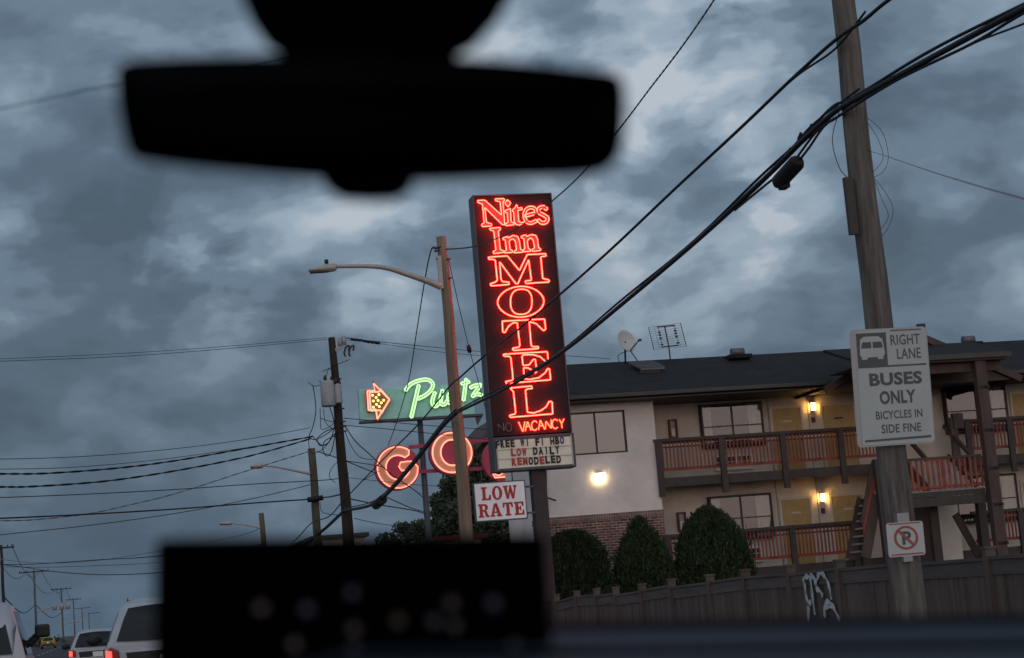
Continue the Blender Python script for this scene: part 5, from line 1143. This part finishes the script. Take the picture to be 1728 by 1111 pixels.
# ------------------------------------------------------------------ vehicles
def ring(y, zs, hws, cx_):
    """cross-section across the car: (z, half width) list from sill up and over"""
    pts = [(cx_+w, y, z) for z, w in zip(zs, hws)] + [(cx_-w, y, z) for z, w in zip(reversed(zs), reversed(hws))]; return pts
def wheel(x, y, r, side, parent, w=.22):
    g = MB(); g.tube([(x, y, r), (x+side*.02, y, r), (x+side*(w-.02), y, r), (x+side*w, y, r)], [r*.94, r, r, r*.94], 24); o = build('wheel', g, m_tyre, parent)
    g = MB(); g.tube([(x+side*(w-.03), y, r), (x+side*(w+.008), y, r)], r*.62, 16); build('rim', g, m_rim, o)
def lamp_box(name, parent, m, a, b, bev=.02): g = MB(); g.box(a, b); return build(name, g, m, parent, bevel=bev)
def suv(label, cx_, yr, paint, H=1.76, W_=.95, length=4.6, hot=None, name='parked_car', rails=True):
    hot = hot or m_tail
    o = thing(name, label, 'car', (cx_, yr+length/2, 0), 'vehicles waiting ahead')
    S, k_ = W_, H/1.75
    body = [(0, .90, .93), (.10, .97, .97), (.9, 1.0, 1.0), (2.6, 1.0, 1.0), (3.4, .99, .98), (4.25, .96, .93), (length, .84, .82)]
    g = MB(); g.loft([ring(yr+y, [.30, .42*k_, .76*k_, 1.02*kz*k_, 1.10*kz*k_], [S*k*.93, S*k, S*k, S*k*.98, S*k*.90], cx_) for y, k, kz in body]); build('body', g, paint, o, bevel=.02)
    prof = [(.04, 1.10), (.14, 1.35), (.30, 1.60), (.50, 1.715), (1.0, 1.75), (2.0, 1.74), (2.5, 1.68), (3.35, 1.12)]
    def hwid(z): return S*np.interp(z/k_, [1.04, 1.2, 1.45, 1.62, 1.70, 1.75], [.965, .89, .79, .70, .63, .53])
    g = MB(); rings = []
    for y, zt_ in prof:
        zs_ = [1.04+(zt_-1.04)*t for t in (0, .2, .45, .68, .86, 1)]; rings.append(ring(yr+y, [z*k_ for z in zs_], [hwid(z*k_)*(.97 if i == 5 else 1) for i, z in enumerate(zs_)], cx_))
    g.loft(rings); build('cabin', g, paint, o)
    g = MB(); vs = []; nX = 11; nZ = 7
    def yslope(z): return yr+np.interp(z/k_, [p[1] for p in prof[:5]], [p[0] for p in prof[:5]])
    for z in np.linspace(1.165*k_, 1.615*k_, nZ):
        hw1 = hwid(z)-.115*S
        for i in range(nX): u = -1+2*i/(nX-1); zz = z+(.035*(1-u*u) if z > 1.5*k_ else -.015*(1-u*u)); vs.append((cx_+u*hw1, yslope(zz)-.02-.03*(1-u*u), zz))
    g.add(vs, [(q*nX+i, q*nX+i+1, (q+1)*nX+i+1, (q+1)*nX+i) for q in range(nZ-1) for i in range(nX-1)], True); build('rear_window', g, m_carglass, o, fixn=False)
    g = MB(); g.prism([(cx_-S*.62, yr-.004, .80*k_), (cx_+S*.62, yr-.004, .80*k_), (cx_+S*.66, yr-.004, 1.0*k_), (cx_-S*.66, yr-.004, 1.0*k_)], (0, .03, 0)); build('tailgate_panel', g, m_trim, o)
    for s in (-1, 1):
        g = MB(); g.add([(cx_+s*(hwid(1.16*k_)+.012), yr+.62, 1.16*k_), (cx_+s*(hwid(1.16*k_)+.012), yr+2.9, 1.16*k_), (cx_+s*(hwid(1.58*k_)+.012), yr+2.4, 1.58*k_), (cx_+s*(hwid(1.58*k_)+.012), yr+.9, 1.58*k_)], [(0, 1, 2, 3)]); build('side_window', g, m_carglass, o, fixn=False)
        x = cx_+s*S*.87; g2_ = MB(); g2_.prism([(x-.12, yr-.05, .86*k_), (x+.115, yr-.05, .84*k_), (x+.115, yr-.05, 1.03*k_), (x+.02*s, yr-.05, 1.09*k_), (x-.12, yr-.05, 1.0*k_)], (0, .36, .03)); tl = build('tail_light', g2_, m_tail_dim, o, bevel=.02)
        g = MB(); xi = x+.05*s; g.prism([(xi-.05, yr-.056, .87*k_), (xi+.05, yr-.056, .86*k_), (xi+.05, yr-.056, 1.03*k_), (xi-.04, yr-.056, 1.05*k_)], (0, .004, 0)); build('lit_lens', g, hot, tl)
        g = MB(); g.sphere((cx_+s*(S+.13), yr+2.95, 1.20*k_), .15, 10, (.9, .55, .7)); g.bar((cx_+s*S*.9, yr+2.95, 1.12*k_), (cx_+s*(S+.1), yr+2.95, 1.14*k_), .08, .06); build('side_mirror', g, m_trim, o)
        for yy in (.85, length-.9): wheel(cx_+s*(S-.2), yr+yy, .36, s, o)
        if rails: g = MB(); g.tube(smooth_path([(cx_+s*S*.55, yr+.66, H-.05), (cx_+s*S*.56, yr+.76, H+.015), (cx_+s*S*.56, yr+2.1, H+.02), (cx_+s*S*.55, yr+2.3, H-.06)]), .02, 6); build('roof_rail', g, m_galv, o)
    lamp_box('bumper', o, m_trim, (cx_-S*.9, yr-.06, .34), (cx_+S*.9, yr+.1, .62), .05); lamp_box('licence_plate', o, m_plate, (cx_-.16, yr-.035, .80*k_), (cx_+.16, yr-.006, .80*k_+.15), .005)
    return o
suv('large white SUV with lit red tail lamp half hidden by the dark screen', 1.03, 29.5, m_carwhite, H=1.94, W_=1.02, name='suv')
suv('white hatchback with red tail lamps farther ahead between the other vehicles', -.13, 60, m_carwhite, H=1.58, W_=.9, length=4.2, name='hatchback', rails=False)
suv('tiny made-up yellow car standing in for a glow far down the road', -6.5, 238, mat('yellow_glow_paint', (.45, .32, .05), .3), H=1.45, W_=.88, length=4.2, hot=m_tail_dim, name='hatchback', rails=False)  # guessed-in car: a distant yellow glow put into its paint colour
# pickup cut by the left edge
tr = thing('pickup_truck', 'white pickup truck with bright tail lamp cut by the left edge', 'car', (-2.0, 24.5, 0), 'vehicles waiting ahead')
cx_, yr, S = -1.84, 21.5, .97
g = MB(); g.loft([ring(yr+y, [.5, .62, .95, 1.16, 1.20], [S*.94*k, S*k, S*k, S*.99*k, S*.94*k], cx_) for y, k in ((0, .97), (.06, 1), (2.0, 1), (2.02, 1), (4.2, 1), (5.0, .98), (5.6, .9))]); build('body', g, m_carsilver, tr, bevel=.015)
g = MB(); g.loft([ring(yr+y, [1.16, 1.2, 1.62, zt_-.06, zt_], [S*.97, S*.96, S*.86, S*.79, S*.68], cx_) for y, zt_ in ((1.95, 1.22), (2.05, 1.80), (2.3, 1.92), (3.2, 1.93), (3.6, 1.86), (4.4, 1.25))]); build('cabin', g, m_carsilver, tr)
g = MB(); g.add([(cx_-S*.80, yr+1.93, 1.28), (cx_+S*.80, yr+1.93, 1.28), (cx_+S*.70, yr+2.06, 1.77), (cx_-S*.70, yr+2.06, 1.77)], [(0, 1, 2, 3)]); build('rear_window', g, m_carglass, tr, fixn=False)
for s in (-1, 1):
    g = MB(); g.add([(cx_+s*(S*.97), yr+2.25, 1.26), (cx_+s*(S*.97), yr+4.0, 1.26), (cx_+s*(S*.83), yr+3.5, 1.80), (cx_+s*(S*.81), yr+2.45, 1.80)], [(0, 1, 2, 3)]); build('side_window', g, m_carglass, tr, fixn=False)
    lamp_box('tail_light', tr, m_tail_hot, (cx_+s*(S-.17), yr-.03, .86), (cx_+s*(S+.008), yr+.12, 1.16), .03)
    q = MB(); q.box((cx_+s*(S+.03), yr+3.4, 1.45), (cx_+s*(S+.22), yr+3.5, 1.62)); q.bar((cx_+s*S*.93, yr+3.5, 1.36), (cx_+s*(S+.07), yr+3.48, 1.49), .06, .10); build('side_mirror', q, m_trim, tr, bevel=.05)
    for yy in (1.0, 4.5): wheel(cx_+s*(S-.24), yr+yy, .42, s, tr, .25)
lamp_box('bumper', tr, m_galv, (cx_-S*.95, yr-.12, .48), (cx_+S*.95, yr+.0, .70), .03)

# ------------------------------------------------------------------ far buildings and verge
def shed(name, label, cat, px0, px1, py_top, Y, m, deep=12, roofm=None, band=None):
    a, b = P(px0, py_top, Y), P(px1, py_top, Y); o = thing(name, label, cat, ((a.x+b.x)/2, Y+deep/2, 0)); z = (a.z+b.z)/2
    g = MB(); g.box((a.x, Y, 0), (b.x, Y+deep, z)); build('wall', g, m, o)
    g = MB(); g.box((a.x-.3, Y-.3, z+.002), (b.x+.3, Y+deep+.3, z+.25)); build('roof', g, roofm or m_gutter, o)
    g = MB(); n = max(1, int((b.x-a.x)/2.5))
    for i in range(n): x = a.x+(i+.25)*(b.x-a.x)/n; g.box((x, Y-.02, z*.3), (x+(b.x-a.x)/n*.5, Y-.004, z*.7))
    build('window', g, m_carglass, o)
    return o
shed('shop_building', 'low pale flat building top behind the transformer pole', 'building', 532, 614, 909, 112, m_doorframe)
o = shed('shop_building', 'low shop with red fascia at the foot of the lamp pole', 'building', 742, 812, 912, 88, m_stucco_b, 8, m_redbox)
gb = thing('gabled_house', 'brown gable roof peeking out behind the black sign cabinet', 'house', (21, 99, 0))
pkx, lfp = P(856, 694, 95), P(803, 749, 95)
g = MB(); g.box((lfp.x+1.0, 95.6, 0), (2*pkx.x-lfp.x-1.0, 103, lfp.z+.3)); build('wall', g, m_stucco_b, gb)
g = MB(); g.prism([(lfp.x, 95, lfp.z), (pkx.x, 95, pkx.z), (2*pkx.x-lfp.x, 95, lfp.z), (2*pkx.x-lfp.x, 95, lfp.z-.3), (pkx.x, 95, pkx.z-.32), (lfp.x, 95, lfp.z-.3)], (0, 8.5, 0)); build('roof', g, m_brown2, gb)
# dark verge growth at the far end of the road
V_ = []
for i in range(60):
    x = -11-random.random()*40; y = 230+random.random()*260; k = 90; q = RNG.normal(size=(k, 3))*np.array([1.8, 1.8, .35]); V_.append(np.array([x, y, .35])+np.abs(q)*np.array([1, 1, 1])); 
V_ = np.concatenate(V_); g = MB(); g.quads(leafcloud(V_, np.zeros_like(V_), .7, 2.0, .4)); solo('roadside_undergrowth', g, m_con, 'dark low growth along the far left verge', 'undergrowth', kind='stuff', fixn=False)

# ------------------------------------------------------------------ the car the picture was taken from
car = thing('car_cabin', 'black car cabin with rear view mirror, dark screen and dashboard in the foreground', 'car', (.14, 0, .9))
Dm = .90
outline = [(204, 150), (209, 117), (255, 106), (430, 101), (620, 100), (820, 107), (985, 122), (1032, 130), (1046, 152), (1047, 195), (1042, 246), (1019, 279), (968, 291), (820, 296), (690, 300), (560, 297), (400, 284), (282, 272), (231, 260), (213, 215)]
ol = smooth_path([Vector((x, y, 0)) for x, y in outline], 4, True); ocx, ocy = 627, 198
def mring(s, D): return [PD(ocx+(p.x-ocx)*1.02*(1+(s-1)*.25), ocy+(p.y-ocy)*1.08*s, D) for p in ol]
g = MB(); g.loft([mring(.92, Dm-.004), mring(.975, Dm-.003), mring(1.0, Dm+.004), mring(.98, Dm+.02), mring(.82, Dm+.034), mring(.4, Dm+.04)]); mir = build('rear_view_mirror', g, m_black, car, label='wide black rear view mirror')
g = MB(); g.loft([mring(.90, Dm-.0055), mring(.3, Dm-.0056)]); build('mirror_glass', g, m_mirror, mir)
g = MB(); pod = [(536, 280), (545, 316), (572, 333), (620, 336), (662, 334), (690, 318), (700, 280)]; g.prism([PD(x, y, Dm+.002) for x, y in pod], fwd*.025); build('button_pod', g, m_black, mir, bevel=.002)
mount = [(372, -120), (400, -15), (424, 40), (450, 78), (490, 103), (560, 116), (700, 116), (755, 104), (800, 80), (840, 35), (866, -15), (884, -120)]
g = MB(); g.loft([[PD(x, y, Dm+.045) for x, y in mount], [PD(628+(x-628)*.96, y, Dm+.10) for x, y in mount]], smooth=False); build('mirror_mount', g, m_black, mir, bevel=.004)
# display: dark screen with dim icons
Dd = .97
scr = [(262, 917), (268, 909), (908, 900), (922, 906), (936, 1180), (258, 1180)]
g = MB(); g.loft([[PD(x, y, Dd) for x, y in scr], [PD(x, y, Dd+.018) for x, y in scr]], smooth=False); ds = build('dashboard_screen', g, m_black, car, bevel=.003, label='black dashboard screen with dim icons')
for (x, y), c_ in zip(((441, 1026), (518, 1028), (595, 1000), (597, 1062), (672, 1048), (733, 1049), (762, 1018), (768, 1056), (833, 1018), (497, 1088), (597, 1096), (868, 1090)),
                     ((.14, .13, .12), (.06, .08, .17), (.04, .05, .13), (.09, .08, .07), (.07, .055, .015), (.035, .04, .10), (.09, .08, .075), (.04, .06, .045), (.06, .07, .17), (.13, .12, .11), (.06, .07, .18), (.07, .07, .065))):
    g = MB(); g.tube([PD(x, y, Dd-.001), PD(x, y, Dd-.0004)], 9/F*Dd, 14); build('screen_icon', g, glow_mat('dim_icon', tuple(x*.10 for x in c_)), ds)
# dashboard top: a soft ledge running across the car, seen at a grazing angle
def dash_row(dy_, D, xs=(-700, -200, 262, 600, 920, 1150, 1400, 1600, 1800, 2300)):
    return [PD(x, 1062-.0165*(x-930)+dy_+(75 if x < 300 else 0), D) for x in xs]
rows = [dash_row(60, 1.24), dash_row(-6, 1.22), dash_row(-12, 1.20), dash_row(-8, 1.18)]
g = MB(); nX = 10
def strip(mb, rows, smooth=True): mb.add([p for r in rows for p in r], [(r*nX+i, r*nX+i+1, (r+1)*nX+i+1, (r+1)*nX+i) for r in range(len(rows)-1) for i in range(nX-1)], smooth)
strip(g, rows+[dash_row(4, 1.165)]); build('windscreen_seal', g, m_black, car, fixn=False)
g = MB(); strip(g, [dash_row(3.5, 1.17), dash_row(10, 1.12), dash_row(18, 1.04), dash_row(27, .97), dash_row(33, .935), dash_row(38, .925)]); build('dashboard', g, m_dash, car, fixn=False)
g = MB(); strip(g, [dash_row(37.5, .9255), dash_row(42, .93), dash_row(60, .94)], False); build('dashboard_seam', g, m_black, car, fixn=False)
g = MB(); strip(g, [dash_row(48, .93), dash_row(54, .905), dash_row(70, .87), dash_row(120, .84), dash_row(300, .84)]); build('dashboard_front', g, mat('lower_dash_vinyl', (.028, .038, .052), .55, .2, 40), car, fixn=False)
# shell behind and above the camera, so that the mirror has a dark cabin to show
g = MB(); zr_ = EYE+.36
g.box((-.62, -1.6, zr_), (.92, .80, zr_+.03)); build('roof_lining', g, m_head, car)
g = MB(); g.box((-.62, -1.64, .5), (.92, -1.6, zr_)); build('rear_panel', g, m_head, car)
for s, x in ((-1, -.65), (1, .92)):
    g = MB(); g.box((x, -1.6, .4), (x+.03, .9, EYE-.25)); build('door_panel', g, m_head, car)
    g = MB(); g.box((x, -.35, EYE-.25), (x+.03, -.2, zr_)); g.bar((x+.015, .80, zr_), (x+.015, 1.45, EYE-.2), .05, .08); build('pillar', g, m_head, car)
print('objects', len(bpy.data.objects), 'YN', YN, 'xb', xb_n, xt_n)
